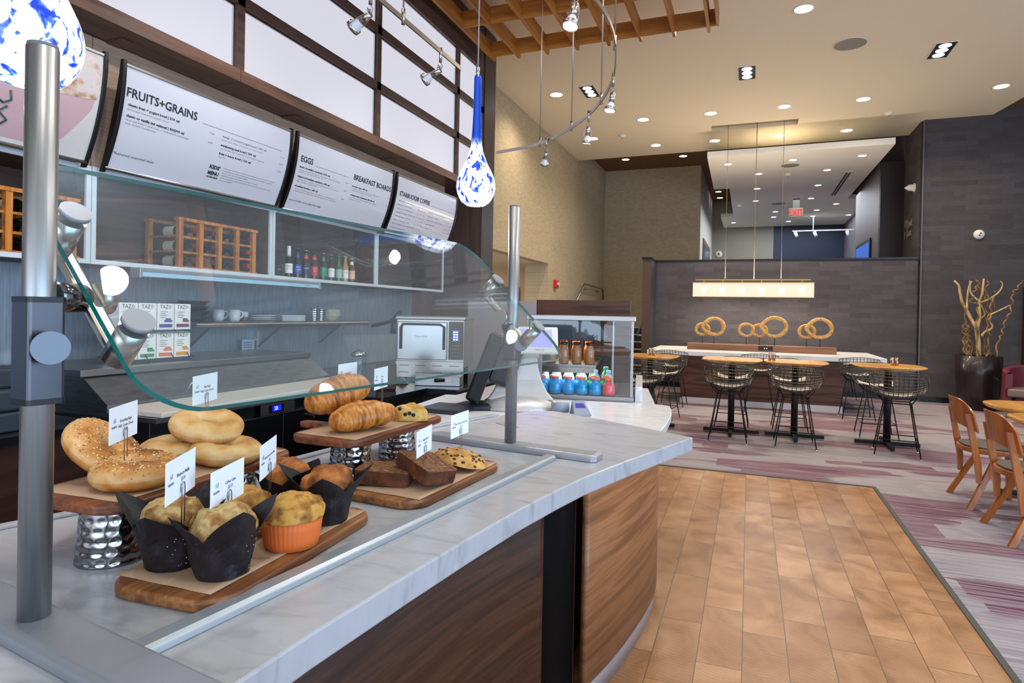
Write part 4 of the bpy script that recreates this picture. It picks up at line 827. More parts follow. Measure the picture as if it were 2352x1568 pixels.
# --- muffins
TULIP = noisemat('dark_tulip_paper', [(.3, '#0b080c'), (.7, '#1a1218')], (1, 1, 1), 60, 2, .5, spec=.5)
FLOUR = mat('white_flour_dust', '#cfd2dc', .8)
BLUEB = noisemat('blueberry_muffin_crumb', [(.3, '#6e4420'), (.46, '#a0733c'), (.56, '#c0a26c'), (.8, '#8f6432')], (1, 1, 1), 55, 5, .75, bump=.6, bdist=.004)
CINN = noisemat('cinnamon_muffin_crumb', [(.32, '#532a12'), (.5, '#8f4f1c'), (.62, '#b3692a'), (.8, '#c98a3c')], (1, 1, 1), 45, 5, .75, bump=.6, bdist=.004)
COFF = noisemat('coffee_cake_crumb', [(.3, '#5f3814'), (.44, '#9c6824'), (.56, '#c6913f'), (.8, '#b5863f')], (1, 1, 1), 50, 5, .7, bump=.6, bdist=.004)
def dome(r, h, z0, m, seed, par, rough=.0035):
    def wob(rr, z, a): return rr
    mb = MB(); n, k = 44, 16
    prof = [(r * .92, 0)] + [(r * cos(t) ** .75, h * sin(t) + .0) for t in [i / k * pi / 2 * .985 for i in range(k + 1)]]
    mb.lathe(prof, c=(0, 0, z0), n=n)
    out = []
    for v in mb.v:
        p = Vector(v); d = Vector((p.x, p.y, (p.z - z0) * 1.2 + .01)).normalized(); q = fn(p, 55, seed) * rough + fn(p, 140, seed) * rough * .5 + fn(p, 22, seed) * rough * 1.1
        out.append(tuple(p + d * q))
    mb.v = out; return mb.build('crumb_top', m, par, world=False)
def tulip_muffin(x, y, rz, m, label, seed, flour=True, petal=.085):
    t = thing('muffin', label, 'muffin', (x, y, ZB + .002), R(rz), 'muffins in dark tulip papers')
    dome(.0415, .036, .049, m, seed, t, .005)
    def sh(u, v):
        a = 2 * pi * u; q4 = (4 * u) % 1; pk = abs(q4 * 2 - 1) ** .9 * (1 + .22 * sin(seed * 3 + int((4 * u + .5) % 4) * 2.4))
        top = .052 + (petal - .052) * pk + .004 * fn((u * 8, seed, 0), 1)
        z = .0 + top * v; r = .0315 + .0095 * min(1, z / .048) + max(0, z - .045) * (.30 + .38 * pk)
        r += .0030 * fn((cos(a) * 2.4, sin(a) * 2.4, z * 46), 1, seed) + .0012 * (1 if int(u * 24) % 2 else 0) * min(1, v * 2)
        return (r * cos(a), r * sin(a), z)
    mb = MB().grid(sh, 48, 10, smooth=False); mb.add([(.0315 * cos(k * pi / 12), .0315 * sin(k * pi / 12), .0004) for k in range(24)], [tuple(range(24))[::-1]])
    p = mb.build('tulip_paper', TULIP, t, world=False, solid=.0005)
    if flour:
        r_ = random.Random(seed); fb = MB()
        for i in range(90):
            u = r_.gauss(.93, .05) % 1; v = r_.uniform(.1, .8); q = Vector(sh(u, v)); s_ = r_.uniform(.0003, .0009); nrm = Vector((q.x, q.y, 0)).normalized(); tn = Vector((-nrm.y, nrm.x, 0)); q += nrm * .0006
            fb.add([q - tn * s_, q + tn * s_, q + tn * s_ + ZZ * s_ * 1.4, q - tn * s_ * .6 + ZZ * s_ * 1.6], [(0, 1, 2, 3)])
        fb.build('flour_dust', FLOUR, p, world=False, kind='stuff')
    return t
tulip_muffin(-.697, .596, 20, BLUEB, 'blueberry muffin in a dark paper with the blueberry card stuck in it', 1)
tulip_muffin(-.618, .602, 62, BLUEB, 'blueberry muffin in a dark floury paper at the front corner of the board', 2, petal=.09)
tulip_muffin(-.622, .815, 30, CINN, 'cinnamon muffin in a dark paper at the far right end of the board', 3, False)
tulip_muffin(-.712, .828, 75, CINN, 'cinnamon muffin in a dark paper, rearmost on the board behind the others', 4, False, .078)
ORP = mat('orange_paper_cup', '#d8692a', .6, sss=.2)
def cup_muffin(x, y, label, seed):
    t = thing('coffee_cake_muffin', label, 'muffin', (x, y, ZB + .002), group='coffee cake muffins in orange cups')
    n = 120
    mb = MB().lathe([(.0365, 0), (.0385, .012), (.0405, .026), (.0425, .042)], n=n, wob=lambda r, z, a: r + .0007 * cos(40 * a) * (z > .001)); mb.build('orange_cup', ORP, t, world=False)
    dome(.0440, .030, .040, COFF, seed, t, .005)
cup_muffin(-.604, .712, 'coffee cake muffin in an orange fluted cup, in full view at the front', 5); cup_muffin(-.700, .713, 'coffee cake muffin half hidden behind the two blueberry muffins', 6)
# --- bagels
def bagel(x, y, z, rx, ry, rz, Rm, rm, m, label, seed, grp, seeds=False, sq=.82):
    def f(u, v):
        a, b = 2 * pi * u, 2 * pi * v; rr = rm * (1 + .10 * fn((cos(a), sin(a), 0), 1.3, seed)); q = (Rm + rr * cos(b) * 1.08)
        zz = rr * sin(b) * sq; zz = max(zz, -rm * sq * .86); p = Vector((q * cos(a), q * sin(a), zz)); k = fn(p, 45, seed) * .0010 + fn(p, 16, seed) * .0022
        return p + Vector((cos(a) * cos(b), sin(a) * cos(b), sin(b))) * k
    t = thing('bagel', label, 'bagel', (x, y, z), group=grp); t.rotation_euler = (R(rx), R(ry), R(rz))
    mb = MB().grid(f, 56, 24); b = mb.build('crust', m, t, world=False)
    if seeds:
        r_ = random.Random(seed)
        for nm, mm, cnt, ln in (('poppy_seeds', mat('poppy_seed', '#17120f', .5), 260, .0010), ('sesame_seeds', mat('sesame_seed', '#e3c78f', .5), 130, .0019), ('onion_flakes', mat('toasted_onion', '#8a4a26', .6), 26, .002)):
            sb = MB()
            for i in range(cnt):
                u, v = r_.random(), r_.gauss(.21, .09); p = f(u, v); p2 = f(u + .004, v); p3 = f(u, v + .01); nn = (p2 - p).cross(p3 - p).normalized(); tt = (p2 - p).normalized(); tt.rotate(Matrix.Rotation(r_.random() * 3.14, 3, nn)); bb = nn.cross(tt)
                l2 = ln; w2 = ln * .62; base = p + nn * .0002; top = p + nn * ln * .55
                ring = [base + tt * l2, base + bb * w2, base - tt * l2, base - bb * w2]; sb.add(ring + [top], [(0, 1, 4), (1, 2, 4), (2, 3, 4), (3, 0, 4)], 0, True)
            sb.build(nm, mm, b, world=False, kind='stuff')
def bagel_mat(name, a, b, c):
    m = mat(name, (1, 1, 1), .42, sss=.1); N, L = nt(m); p = N['Principled BSDF']; tc = N.new('ShaderNodeTexCoord'); sx = N.new('ShaderNodeSeparateXYZ'); L.new(tc.outputs['Object'], sx.inputs[0])
    n = N.new('ShaderNodeTexNoise'); n.inputs['Scale'].default_value = 26; n.inputs['Detail'].default_value = 4; L.new(tc.outputs['Object'], n.inputs['Vector'])
    ma = N.new('ShaderNodeMath'); ma.operation = 'MULTIPLY_ADD'; ma.inputs[1].default_value = 16; L.new(sx.outputs[2], ma.inputs[0]); L.new(n.outputs['Fac'], ma.inputs[2])
    r = ramp(N, [(.12, c), (.32, b), (.55, a), (.8, b), (1, c)]); L.new(ma.outputs[0], r.inputs[0]); L.new(r.outputs[0], p.inputs['Base Color'])
    bp_ = N.new('ShaderNodeBump'); bp_.inputs['Strength'].default_value = .15; bp_.inputs['Distance'].default_value = .003; L.new(n.outputs['Fac'], bp_.inputs['Height']); L.new(bp_.outputs['Normal'], p.inputs['Normal'])
    return m
EVB = bagel_mat('everything_bagel_crust', '#cfa268', '#bd7c36', '#7d4216'); PLB = bagel_mat('plain_bagel_crust', '#d6b37c', '#c39150', '#9c642a')
BG = ZA + .002
bagel(-.828, .645, BG + .0185, 3, 0, 30, .036, .0235, EVB, 'golden seeded bagel lying flat at the near end of the raised board', 11, 'seeded bagels', True)
bagel(-.905, .652, BG + .040, -8, 38, 12, .036, .0235, EVB, 'pale seeded bagel leaning tilted behind the golden one', 12, 'seeded bagels', True)
bagel(-.815, .797, BG + .0175, 4, 0, 80, .033, .0215, PLB, 'plain bagel lying lowest at the right of the plain pile', 13, 'plain bagels')
bagel(-.905, .775, BG + .0175, 0, 0, 20, .033, .0215, PLB, 'plain bagel partly hidden at the back left of the plain pile', 14, 'plain bagels')
bagel(-.868, .808, BG + .054, 14, 8, 50, .035, .0225, PLB, 'plain bagel resting on top of the pile with the card in it', 15, 'plain bagels')
# --- croissants and scones
CRO = noisemat('croissant_crust', [(.3, '#6b330e'), (.42, '#a45c1e'), (.52, '#c98538'), (.62, '#a9611f'), (.75, '#d29a4e')], (3.2, .7, .7), 22, 6, .4, dist=1.2, bump=.5, bdist=.003)
SCO = noisemat('scone_crust', [(.3, '#a3671f'), (.48, '#cf9a45'), (.62, '#dfba6c'), (.8, '#c08a3c')], (1, 1, 1), 42, 6, .6, bump=.6, bdist=.004)
def loaf(name, cat_, x, y, z, rot, L_, W_, H_, m, label, seed, ridges=0, bend=0, grp=None, rough=.003, fold=0):
    def f(u, v):
        a = 2 * pi * v; s = -1 + 2 * u; e = max(0, 1 - abs(s) ** 2.6) ** .5; rid = 1 + (.022 * cos(ridges * pi * s) if ridges else 0)
        cy, cz = cos(a), sin(a); px = s * L_; py = W_ * e * cy * rid; pz = H_ * e * (cz if cz > 0 else cz * .75) * rid; py += bend * s * s
        if fold: pz += -fold * max(0, 1 - abs(cy) * 2.4) * (cz > 0) * e
        p = Vector((px, py, pz)); k = fn(p, 26, seed) * rough * 1.6 + fn(p, 70, seed) * rough * .8
        return p + Vector((0, cy, cz)) * k * e
    t = thing(name, label, cat_, (x, y, z), group=grp); t.rotation_euler = tuple(R(q) for q in rot)
    return t, MB().grid(f, 60, 32).build('crust', m, t, world=False)
CZ = ZA + .002
loaf('croissant', 'croissant', -.872, 1.175, CZ + .062, (0, -17, 58), .078, .043, .043, CRO, 'large golden croissant leaning on another with a card in it', 21, 9, .0, 'croissants on the raised board')
loaf('croissant', 'croissant', -.780, 1.135, CZ + .026, (0, -4, 62), .078, .040, .036, CRO, 'folded golden croissant lying in front of the leaning one', 22, 7, -.01, 'croissants on the raised board', fold=.012)
def scone(x, y, rz, label, seed, berries):
    def f(u, v):
        a = 2 * pi * u; k = .040 + .006 * cos(3 * a); ph = pi / 2 * (1 - v) if v < 1 else 0
        z = .036 * sin(ph) ** .7; r = k * cos(ph) ** .55; p = Vector((r * cos(a), r * sin(a), z)); q = fn(p, 30, seed) * .006 + fn(p, 80, seed) * .003
        return p + Vector((cos(a) * cos(ph), sin(a) * cos(ph), sin(ph))) * q
    t = thing('scone', label, 'scone', (x, y, CZ), R(rz), group='scones on the raised board'); b = MB().grid(f, 48, 18, flip=True).build('crust', SCO, t, world=False)
    if berries:
        for i, (u, v) in enumerate(berries):
            p = Vector(f(u, v)); MB().lathe([(.0045 * sin(j * pi / 8) + 1e-4, -.0045 * cos(j * pi / 8)) for j in range(9)], c=tuple(p), n=12, cap=False).build('blueberry', mat('dark_blueberry', '#1b1626', .35), b, world=False)
scone(-.752, 1.292, 0, 'lumpy golden scone with blueberries at the far end of the board', 31, [(.78, .78), (.83, .74), (.87, .82), (.72, .5)])
scone(-.842, 1.262, 40, 'plain golden scone with the scone card, behind the croissants', 32, [])
# --- banana bread and cookies
BAN = noisemat('banana_bread_crumb', [(.3, '#3f2110'), (.5, '#6f4222'), (.64, '#8a5a34'), (.8, '#a3744a')], (1, 1, 1), 120, 5, .8, bump=.6, bdist=.002)
BCR = noisemat('banana_bread_crust', [(.3, '#341607'), (.7, '#6b3514')], (1, 1, 1), 60, 5, .7, bump=.5, bdist=.003)
def slice_(x, y, z, rot, label, seed):
    t = thing('banana_bread_slice', label, 'bread slice', (x, y, z), group='banana bread slices'); t.rotation_euler = tuple(R(q) for q in rot)
    pl = rbox_poly(-.054, .054, -.041, .041, .011, 4); pl = [(px * (1 - .12 * (py + .041) / .082), py + (.004 * cos(px * 30) if py > .03 else 0)) for px, py in pl]
    n = len(pl); mb = MB(); vs = []; K = 5
    for k in range(K + 1):
        for px, py in pl: q = Vector((px, py, .026 * k / K)); d = fn(q, 90, seed) * .0016; vs.append((px * (1 + d * 20), py * (1 + d * 20), q.z))
    mb.add(vs, [(k * n + i, k * n + (i + 1) % n, (k + 1) * n + (i + 1) % n, (k + 1) * n + i) for k in range(K) for i in range(n)], 0, True)
    c = mb.build('crust', BCR, t, world=False)
    def face(zf, up):
        rings = 7; vs = []
        for r_ in range(rings + 1):
            s_ = 1 - r_ / rings * .98
            for px, py in pl: q = Vector((px * s_, py * s_, zf)); vs.append((q.x, q.y, zf + (fn(q, 160, seed) * .0014 + .0004) * (1 if up else -.2) * (r_ > 0)))
        return MB().add(vs, [(r_ * n + i, r_ * n + (i + 1) % n, (r_ + 1) * n + (i + 1) % n, (r_ + 1) * n + i) for r_ in range(rings) for i in range(n)], 0, True)
    face(.026, True).build('cut_face', BAN, t, world=False)
slice_(-.660, 1.045, ZB + .004, (0, 3, 18), 'banana bread slice lying flat at the near end of the board', 41)
slice_(-.588, 1.072, ZB + .019, (-9, 13, -24), 'banana bread slice tilted on its neighbour with a card in it', 42)
COO = noisemat('cookie_dough', [(.3, '#8a5420'), (.5, '#b8823f'), (.65, '#cfa05a'), (.8, '#b57c3a')], (1, 1, 1), 50, 6, .75, bump=.6, bdist=.003)
def cookie(x, y, z, rot, r, label, seed, chips):
    def f(u, v):
        a = 2 * pi * u; w_ = v; rr = r * (1 + .04 * fn((cos(a), sin(a), 0), 2.4, seed)) * (1 - w_) ** .9; z_ = .015 * (1 - (1 - w_) ** 5); p = Vector((rr * cos(a), rr * sin(a), z_)); q = fn(p, 55, seed) * .0026 + fn(p, 140, seed) * .0012
        return p + Vector((0, 0, 1)) * q * min(1, w_ * 6)
    t = thing('chocolate_chip_cookie', label, 'cookie', (x, y, z), group='cookies on the board'); t.rotation_euler = tuple(R(q) for q in rot)
    b = MB().grid(f, 60, 22).build('cookie_dough', COO, t, world=False)
    if chips:
        r_ = random.Random(seed); cb = MB()
        for i in range(chips):
            u, v = r_.random(), 1 - sqrt(r_.uniform(.02, .88)); p = Vector(f(u, v)); s_ = r_.uniform(.0018, .0036)
            cb.lathe([(s_ * 1.2, -.001), (s_, s_ * .35), (s_ * .45, s_ * .65), (1e-4, s_ * .75)], c=tuple(p), n=7, cap=False)
        cb.build('chocolate_chips', mat('dark_chocolate', '#2c150b', .35), b, world=False, kind='stuff')
cookie(-.578, 1.214, ZB + .016, (-4, 12, 0), .060, 'big chocolate chip cookie leaning in front at the far end of the board', 51, 46)
cookie(-.655, 1.22, ZB + .003, (0, 2, 50), .052, 'pale cookie lying behind the front one at the far end', 52, 8)
# --- name cards on wire clips
def card(x, y, z0, ang, lines, zpin, label, h=.0508, tilt=0):
    t = thing('name_card', label, 'name card', (x, y, zpin), group='name cards on wire clips'); a = R(ang); d = Vector((cos(a), sin(a), 0)); nn = Vector((sin(a), -cos(a), 0))
    o = Vector((x, y, z0))
    def f(u, v, k=0): return o + d * u + ZZ * v + nn * k
    mb = MB(); c8 = [f(-.0445, 0, -.0003), f(.0445, 0, -.0003), f(.0445, h, -.0003), f(-.0445, h, -.0003), f(-.0445, 0, .0003), f(.0445, 0, .0003), f(.0445, h, .0003), f(-.0445, h, .0003)]
    mb.add(c8, [(3, 2, 1, 0), (4, 5, 6, 7), (0, 1, 5, 4), (1, 2, 6, 5), (2, 3, 7, 6), (3, 0, 4, 7)]); c = mb.build('card', CARD, t)
    mb = MB(); big = max(len(s) for s in lines)
    for i, s in enumerate(lines):
        vs, fs = text(s, .0062 if big < 22 else .0048, .92, res=1, align='CENTER', bold=.00008); mb.add([f(.006 + px, .0265 - .0072 * i + py, .0005) for px, py in vs], fs)
    mb.build('lettering', INK, c)
    mb = MB(); vs, fs = text('THE BISTRO', .0042, .75, res=1, align='CENTER', bold=.0001); mb.add([f(-.030 + px, .021 + py, .0005) for px, py in vs], fs)
    cc = (-.029, .030)
    for pts in ([(-.003, -.002), (-.003, .003), (.003, .004), (.003, -.001), (0, -.002)], [(.001, .001), (-.0005, .002), (-.001, 0), (.001, -.001)]): mb.tube([f(cc[0] + p[0], cc[1] + p[1], .0005) for p in pts], .00022, 4)
    mb.build('logo', INK, c)
    w_ = .0045; pts = [f(-w_, zpin - z0, .003)] + [f(-w_ * cos(k * pi / 8), .012 + .006 * sin(k * pi / 8), .003) for k in range(9)] + [f(w_, zpin - z0 + .004, .003)]
    p2 = [f(-w_ * 1.0, zpin - z0, -.0015), f(-w_, .004, .0018), f(-w_ * .7, .009, .0022)] 
    MB().tube(pts, .0007, n=6).tube([f(-w_ * .5 * cos(k * pi / 5), .010 + .005 * sin(k * pi / 5), .0008) for k in range(10)], .0006, n=5, closed=True).build('wire_clip', STEEL, t)
card(-.84, .633, 1.226, 120.5, ['Everything Bagel', 'With Cream Cheese', '$3.50'], 1.196, 'white card reading Everything Bagel With Cream Cheese')
card(-.649, .565, 1.186, 118, ['Blueberry Muffin', '$3.50'], 1.150, 'white card reading Blueberry Muffin')
card(-.641, .631, 1.160, 109, ['Coffee Cake', '$3.50'], 1.130, 'white card reading Coffee Cake')
card(-.677, .744, 1.168, 117.5, ['Apple Cinnamon Pecan Muffin', '$3.50'], 1.140, 'white card with small print beside the rear cinnamon muffin')
card(-.915, .845, 1.247, 111, ['Plain Bagel', 'With Cream Cheese', '$3.50'], 1.218, 'white card on the top plain bagel, seen through the glass')
card(-.89, 1.235, 1.241, 97, ['Croissant', '$3.50'], 1.205, 'white card on the leaning croissant, seen through the glass')
card(-.83, 1.286, 1.230, 102, ['Scones', '$3.50'], 1.185, 'white card behind the scone, cut by the lower edge of the glass')
card(-.591, 1.073, 1.139, 100, ['Banana Bread', '$3.50'], 1.098, 'white card reading Banana Bread on the tilted slice')
card(-.596, 1.243, 1.144, 90, ['Dark Chocolate & Sea Salt Cookie', '$3.50'], 1.096, 'white card standing in the pale cookie at the far end')
# ================================================================== REGISTER, TERMINAL, DRINKS CASE
pos = thing('cash_register', 'silver cash register with black operator screen and small customer display', 'cash register', (-1.247, 3.40, .8605), R(21))
SLV = mat('silver_plastic', '#b9b7b5', .35, .3); SLD = mat('dark_silver_plastic', '#6d6c70', .4, .2)
mb = MB().lathe([(.235, 0), (.24, .012), (.20, .05), (.12, .075), (.05, .082)], n=40, M=Matrix.Diagonal((1, .7, 1, 1))); mb.build('base', SLV, pos, world=False)
MB().lathe([(.13, .0), (.135, .02), (.09, .035), (.03, .04)], n=32, M=Matrix.Translation((-.22, -.02, 0)) @ Matrix.Diagonal((1.2, .8, 1, 1))).build('drawer_dock', mat('charcoal_plastic', '#26272c', .4), pos, world=False)
prof = [(-.02, .05), (-.01, .12), (.01, .2), (.03, .26), (.0, .30)]
mb = MB(); vs = []
for i, (w0, w1, y, z) in enumerate([(-.19, .20, -.06, .055), (-.155, .16, -.04, .10), (-.125, .125, -.015, .17), (-.11, .105, .0, .25), (-.10, .10, .01, .30)]):
    vs += [(w0, y, z), (w1, y, z), (w1 + .0, y + .035, z), (w0 + .0, y + .035, z)]
fs = [(3, 2, 1, 0), (16, 17, 18, 19)] + [(4 * i + j, 4 * i + (j + 1) % 4, 4 * i + 4 + (j + 1) % 4, 4 * i + 4 + j) for i in range(4) for j in range(4)]
mb.add(vs, fs, 0, False); mb.build('stand', SLV, pos, world=False, bevel=.008)
MB().cyl((-.115, .05, .36), (.11, .05, .36), .075, n=32).build('hinge_drum', SLV, pos, world=False)
M = Matrix.Translation((-.26, -.02, .05)) @ Matrix.Rotation(R(20), 4, 'Y')
MB().prism([(-.055, -.13), (.03, -.16), (.03, .19), (-.055, .19)], 0, .40, M=M).build('operator_screen', BLACK, pos, world=False, bevel=.015)
MB().prism([(.03, -.12), (.17, -.05), (.17, .12), (.03, .15)], .13, .37, M=M).build('screen_back', mat('charcoal_plastic', '#26272c', .4), pos, world=False, bevel=.03)
M = Matrix.Translation((.085, -.04, .40)) @ Matrix.Rotation(R(-28), 4, 'X')
cd = MB().box(-.13, .13, -.012, .012, -.085, .085, M=M).build('customer_display', mat('display_white_plastic', '#c7c6c4', .4), pos, world=False, bevel=.008)
MB().box(-.095, .095, -.0135, -.0125, -.045, .065, M=M).build('screen', mat('lavender_screen', '#6a6ac0', .3, emit='#9a9aff', es=.75), cd, world=False)
mb = MB(); vs, fs = text('ORACLE', .016, 1, res=1, align='CENTER'); mb.add([M @ Vector((x + .02, -.0130, -.070 + y)) for x, y in vs], fs); mb.build('lettering', INKG, cd, world=False)
MB().box(.07, .13, .03, .06, .05, .36).build('rear_leg', SLD, pos, world=False, bevel=.01)
t = thing('card_terminal', 'grey wedge-shaped card terminal on the white lower counter', 'card terminal', (-.86, 3.33, .8605), R(30))
MB().add([(-.05, -.05, 0), (.05, -.05, 0), (.05, .06, 0), (-.05, .06, 0), (.05, -.045, .01), (-.05, -.045, .01), (.035, .06, .075), (-.035, .06, .075)], [(3, 2, 1, 0), (0, 1, 4, 5), (5, 4, 6, 7), (1, 2, 6, 4), (3, 0, 5, 7), (2, 3, 7, 6)]).build('case', mat('blue_grey_plastic', '#7c8597', .4), t, world=False, bevel=.004)
MB().add([(-.03, -.0, .0385), (.03, -.0, .0385), (.024, .035, .0605), (-.024, .035, .0605)], [(0, 1, 2, 3)]).build('screen', mat('indigo_screen', '#2a2a90', .3), t, world=False)
t = thing('paper_roll', 'grey roll lying on the white lower counter beside the register', 'roll', (-.98, 3.33, .8605)); MB().cyl((-1.03, 3.33, .89), (-.94, 3.37, .89), .028, n=20).build('roll', mat('blue_grey_plastic', '#7c8597', .4), t)
t = thing('cash_drawer_pad', 'flat dark pad on the lower counter left of the register', 'pad', (-1.55, 3.2, .861)); MB().box(-1.70, -1.45, 3.0, 3.25, .861, .885).build('pad', mat('charcoal_plastic', '#26272c', .4), t, bevel=.006)
t = MB().box(-.05, .05, -.012, .012, 0, .0012).build('counter_slot', mat('slot_cover', '#8f8c8c', .4), bevel=0); t.location = (-.70, 1.80, QZ + .0002); t.rotation_euler.z = R(-36); tag(t, 'thin grey slot cover set in the counter behind the far post', 'slot cover')

# drinks case: seen through its near side glass
a10 = R(10); cz = .842
cs = thing('drinks_case', 'open stainless drinks case with glass side, lit shelves and dark plinth', 'display case', (-.69, 3.99, cz), a10)
# local: x to the left is -x, y away, z up ; width .95 , depth .80
W_, D_, H_ = .86, .70, .565
MB().box(-D_, .005, 0, W_, 0, .045).build('plinth', STEEL, cs, world=False, bevel=.003)
MB().box(-D_, .012, -.012, W_ + .01, H_ - .03, H_).build('top_panel', STEEL, cs, world=False, bevel=.003)
for x, y in ((-.018, 0), (-.018, W_ - .018), (-D_, 0), (-D_, W_ - .018)): MB().box(x, x + .018, y, y + .018, .045, H_ - .03).build('corner_post', STEEL, cs, world=False, bevel=.002)
MB().box(-.135, -.125, .02, .03, .12, H_ - .03).build('inner_post', STEEL, cs, world=False)
MB().box(-D_ + .018, -.018, .006, .010, .045, H_ - .03).build('side_glass', thin_glass('case_glass', (.97, .98, .98), 1.5), cs, world=False)
MB().box(-.02, -.014, .02, W_ - .02, .045, .16).build('front_glass', MC['case_glass'], cs, world=False)
MB().box(-D_, -D_ + .02, 0.0, W_, .045, H_ - .03).build('back_panel', mat('dark_case_back', '#3a3c40', .4, .5), cs, world=False)
sh = MB().box(-D_ + .02, -.24, .02, W_ - .02, .225, .245).build('upper_shelf', STEEL, cs, world=False, bevel=.002)
MB().box(-D_ + .02, -.25, .018, .03, .19, .225).build('shelf_lip', mat('oven_steel', '#b5aea8', .26, 1), sh, world=False)
mb = MB(); pr = [(-D_ + .02, .405), (-.24, .405), (-.19, .412), (-.17, .43), (-.20, .48), (-.26, .53), (-D_ + .02, .53)]
MB().add([(x, y, z) for y in (.03, W_ - .03) for x, z in pr], [tuple(range(7)), tuple(range(7, 14))[::-1]] + [(i, i + 7, (i + 1) % 7 + 7, (i + 1) % 7) for i in range(7)]).build('night_cover', mat('smoky_blue_cover', '#26384a', .15, 0, coat=.5), cs, world=False)
MB().box(-.60, -.28, .30, .36, .395, .404).build('shelf_lamp', mat('warm_case_lamp', '#fff0d0', .4, emit='#ffe2b0', es=9), cs, world=False)
light('drinks_case_lamp', 'AREA', tuple(wm(cs) @ Vector((-.42, .26, .21))), 1.4, (.85, .95, 1), .3, .4); light('drinks_case_lamp', 'AREA', tuple(wm(cs) @ Vector((-.42, .26, .39))), 1.0, (1, .88, .7), .3, .2)
MB().box(-.60, -.26, .40, .46, .214, .222).build('deck_lamp', mat('cool_case_lamp', '#e8f4ff', .4, emit='#d0ecff', es=9), cs, world=False)
MB().box(-.11, -.02, .05, W_ - .05, .046, .052).build('air_grille', mat('grille_steel', '#6d7076', .35, .8), cs, world=False)
def local(x, y, z): return wm(cs) @ Vector((x, y, z))
def drink(name, cat_, loc, label, grp, body, liquid, cap, lab, tall, r, capr, shape, first={}):
    key = (name, body.name, cap.name, lab.name if lab else '', shape)
    if key in first:
        t = dup(first[key], local(*loc), a10, label); return t
    t = thing(name, label, cat_, tuple(local(*loc)), a10, grp)
    if shape == 'round': pf = [(r * .8, 0), (r, .006), (r, tall * .30), (r * .93, tall * .42), (r * .98, tall * .52), (r * .8, tall * .68), (r * .42, tall * .8), (capr, tall * .82), (capr, tall * .86)]
    elif shape == 'milk': pf = [(r * .9, 0), (r, .006), (r, tall * .6), (r * .8, tall * .72), (capr, tall * .8), (capr, tall * .86)]
    else: pf = [(r * .9, 0), (r, .006), (r, tall * .55), (r * .85, tall * .68), (capr, tall * .84), (capr, tall * .88)]
    MB().lathe(pf, n=18).build('bottle_body', body, t, world=False)
    MB().lathe([(capr * 1.15, tall * .86), (capr * 1.2, tall * .875), (capr * 1.2, tall * .985), (capr * .9, tall)], n=18).build('screw_cap', cap, t, world=False)
    if lab: MB().lathe([(r * 1.02, tall * .2), (r * 1.02, tall * .5)], n=18, cap=False).build('label_band', lab, t, world=False)
    first[key] = t; return t
SPB = mat('bright_blue_drink', '#129ad8', .1, coat=.5, sss=.3); SPR = mat('bright_red_drink', '#e84a58', .1, coat=.5, sss=.3); WAT = mat('clear_water_bottle', '#a9cdd8', .1, coat=.6); SODA = mat('dark_teal_soda', '#0c3540', .08, coat=.6)
ORC = mat('coral_cap', '#f0664a', .4); OJC = mat('orange_cap', '#ff7a20', .4); WCAP = mat('aqua_white_cap', '#bfe0e4', .4); BCAP = mat('royal_blue_cap', '#2f55c8', .4); GCAP = mat('emerald_cap', '#20a070', .4); MILK = mat('coffee_milk_drink', '#a8744a', .12, coat=.5); DCAP = mat('plum_cap', '#2c1218', .3); OJ = mat('orange_juice', '#f09a20', .12, coat=.5); VLAB = mat('lilac_label', '#8f8fd0', .4); GBOT = mat('emerald_bottle', '#0f8a4a', .1, coat=.5); AQL = mat('aqua_label', '#8fd0d8', .4)
for k in range(6):
    x = -.155 - .088 * k; nm = ORD[k]
    drink('sports_drink', 'bottle', (x, .055, .047), 'round %s sports drink, %s from the right in the near row of the case' % ('red' if k == 0 else 'blue', nm), 'sports drinks in the near row', SPR if k == 0 else SPB, None, OJC if k == 0 else ORC, None, .114, .041, .020, 'round')
for k in range(6):
    x = -.155 - .088 * k - .025; nm = ORD[k]
    drink('sports_drink', 'bottle', (x, .145, .047), 'coral-capped round drink, %s from the right in the second row of the case' % nm, 'sports drinks in the second row', GBOT if k in (0, 1) else SPB, None, ORC, None, .116, .041, .020, 'round')
for k in range(6):
    x = -.155 - .088 * k - .01; nm = ORD[k]
    drink('water_bottle', 'bottle', (x, .24, .047), 'clear %s bottle, %s from the right in the third row of the case' % ('white-capped' if k < 3 else 'blue-ringed', nm), 'clear bottles in the third row', WAT, None, WCAP if k < 3 else BCAP, GCAP if k < 3 else VLAB, .150, .034, .014, 'tall')
for k in range(6):
    x = -.155 - .088 * k - .03; nm = ORD[k]
    drink('water_bottle', 'bottle', (x, .33, .047), '%s bottle, %s from the right in the fourth row of the case' % ('green mineral water' if k < 3 else 'clear water', nm), 'bottles in the fourth row', GBOT if k < 3 else WAT, None, GCAP if k < 3 else WCAP, None if k < 3 else AQL, .158, .034, .014, 'tall')
for k in range(6):
    x = -.18 - .088 * k - .01; nm = ORD[k]
    drink('water_bottle', 'bottle', (x, .42, .047), 'pale-capped clear bottle, %s from the right in the rearmost case row' % nm, 'bottles in the rearmost row', WAT, None, WCAP, AQL, .163, .034, .014, 'tall')
drink('soda_bottle', 'bottle', (-.655, .10, .047), 'dark soda bottle with a lilac label at the left end of the case', 'soda', SODA, None, DCAP, VLAB, .16, .032, .014, 'tall')
for k in range(4):
    drink('coffee_drink', 'bottle', (-.285 - .085 * k, .075, .246), 'glass bottle of milky coffee, %s from the right on the upper shelf' % ORD[k], 'milky coffee bottles on the upper shelf', MILK, None, DCAP, None, .145, .032, .022, 'milk')
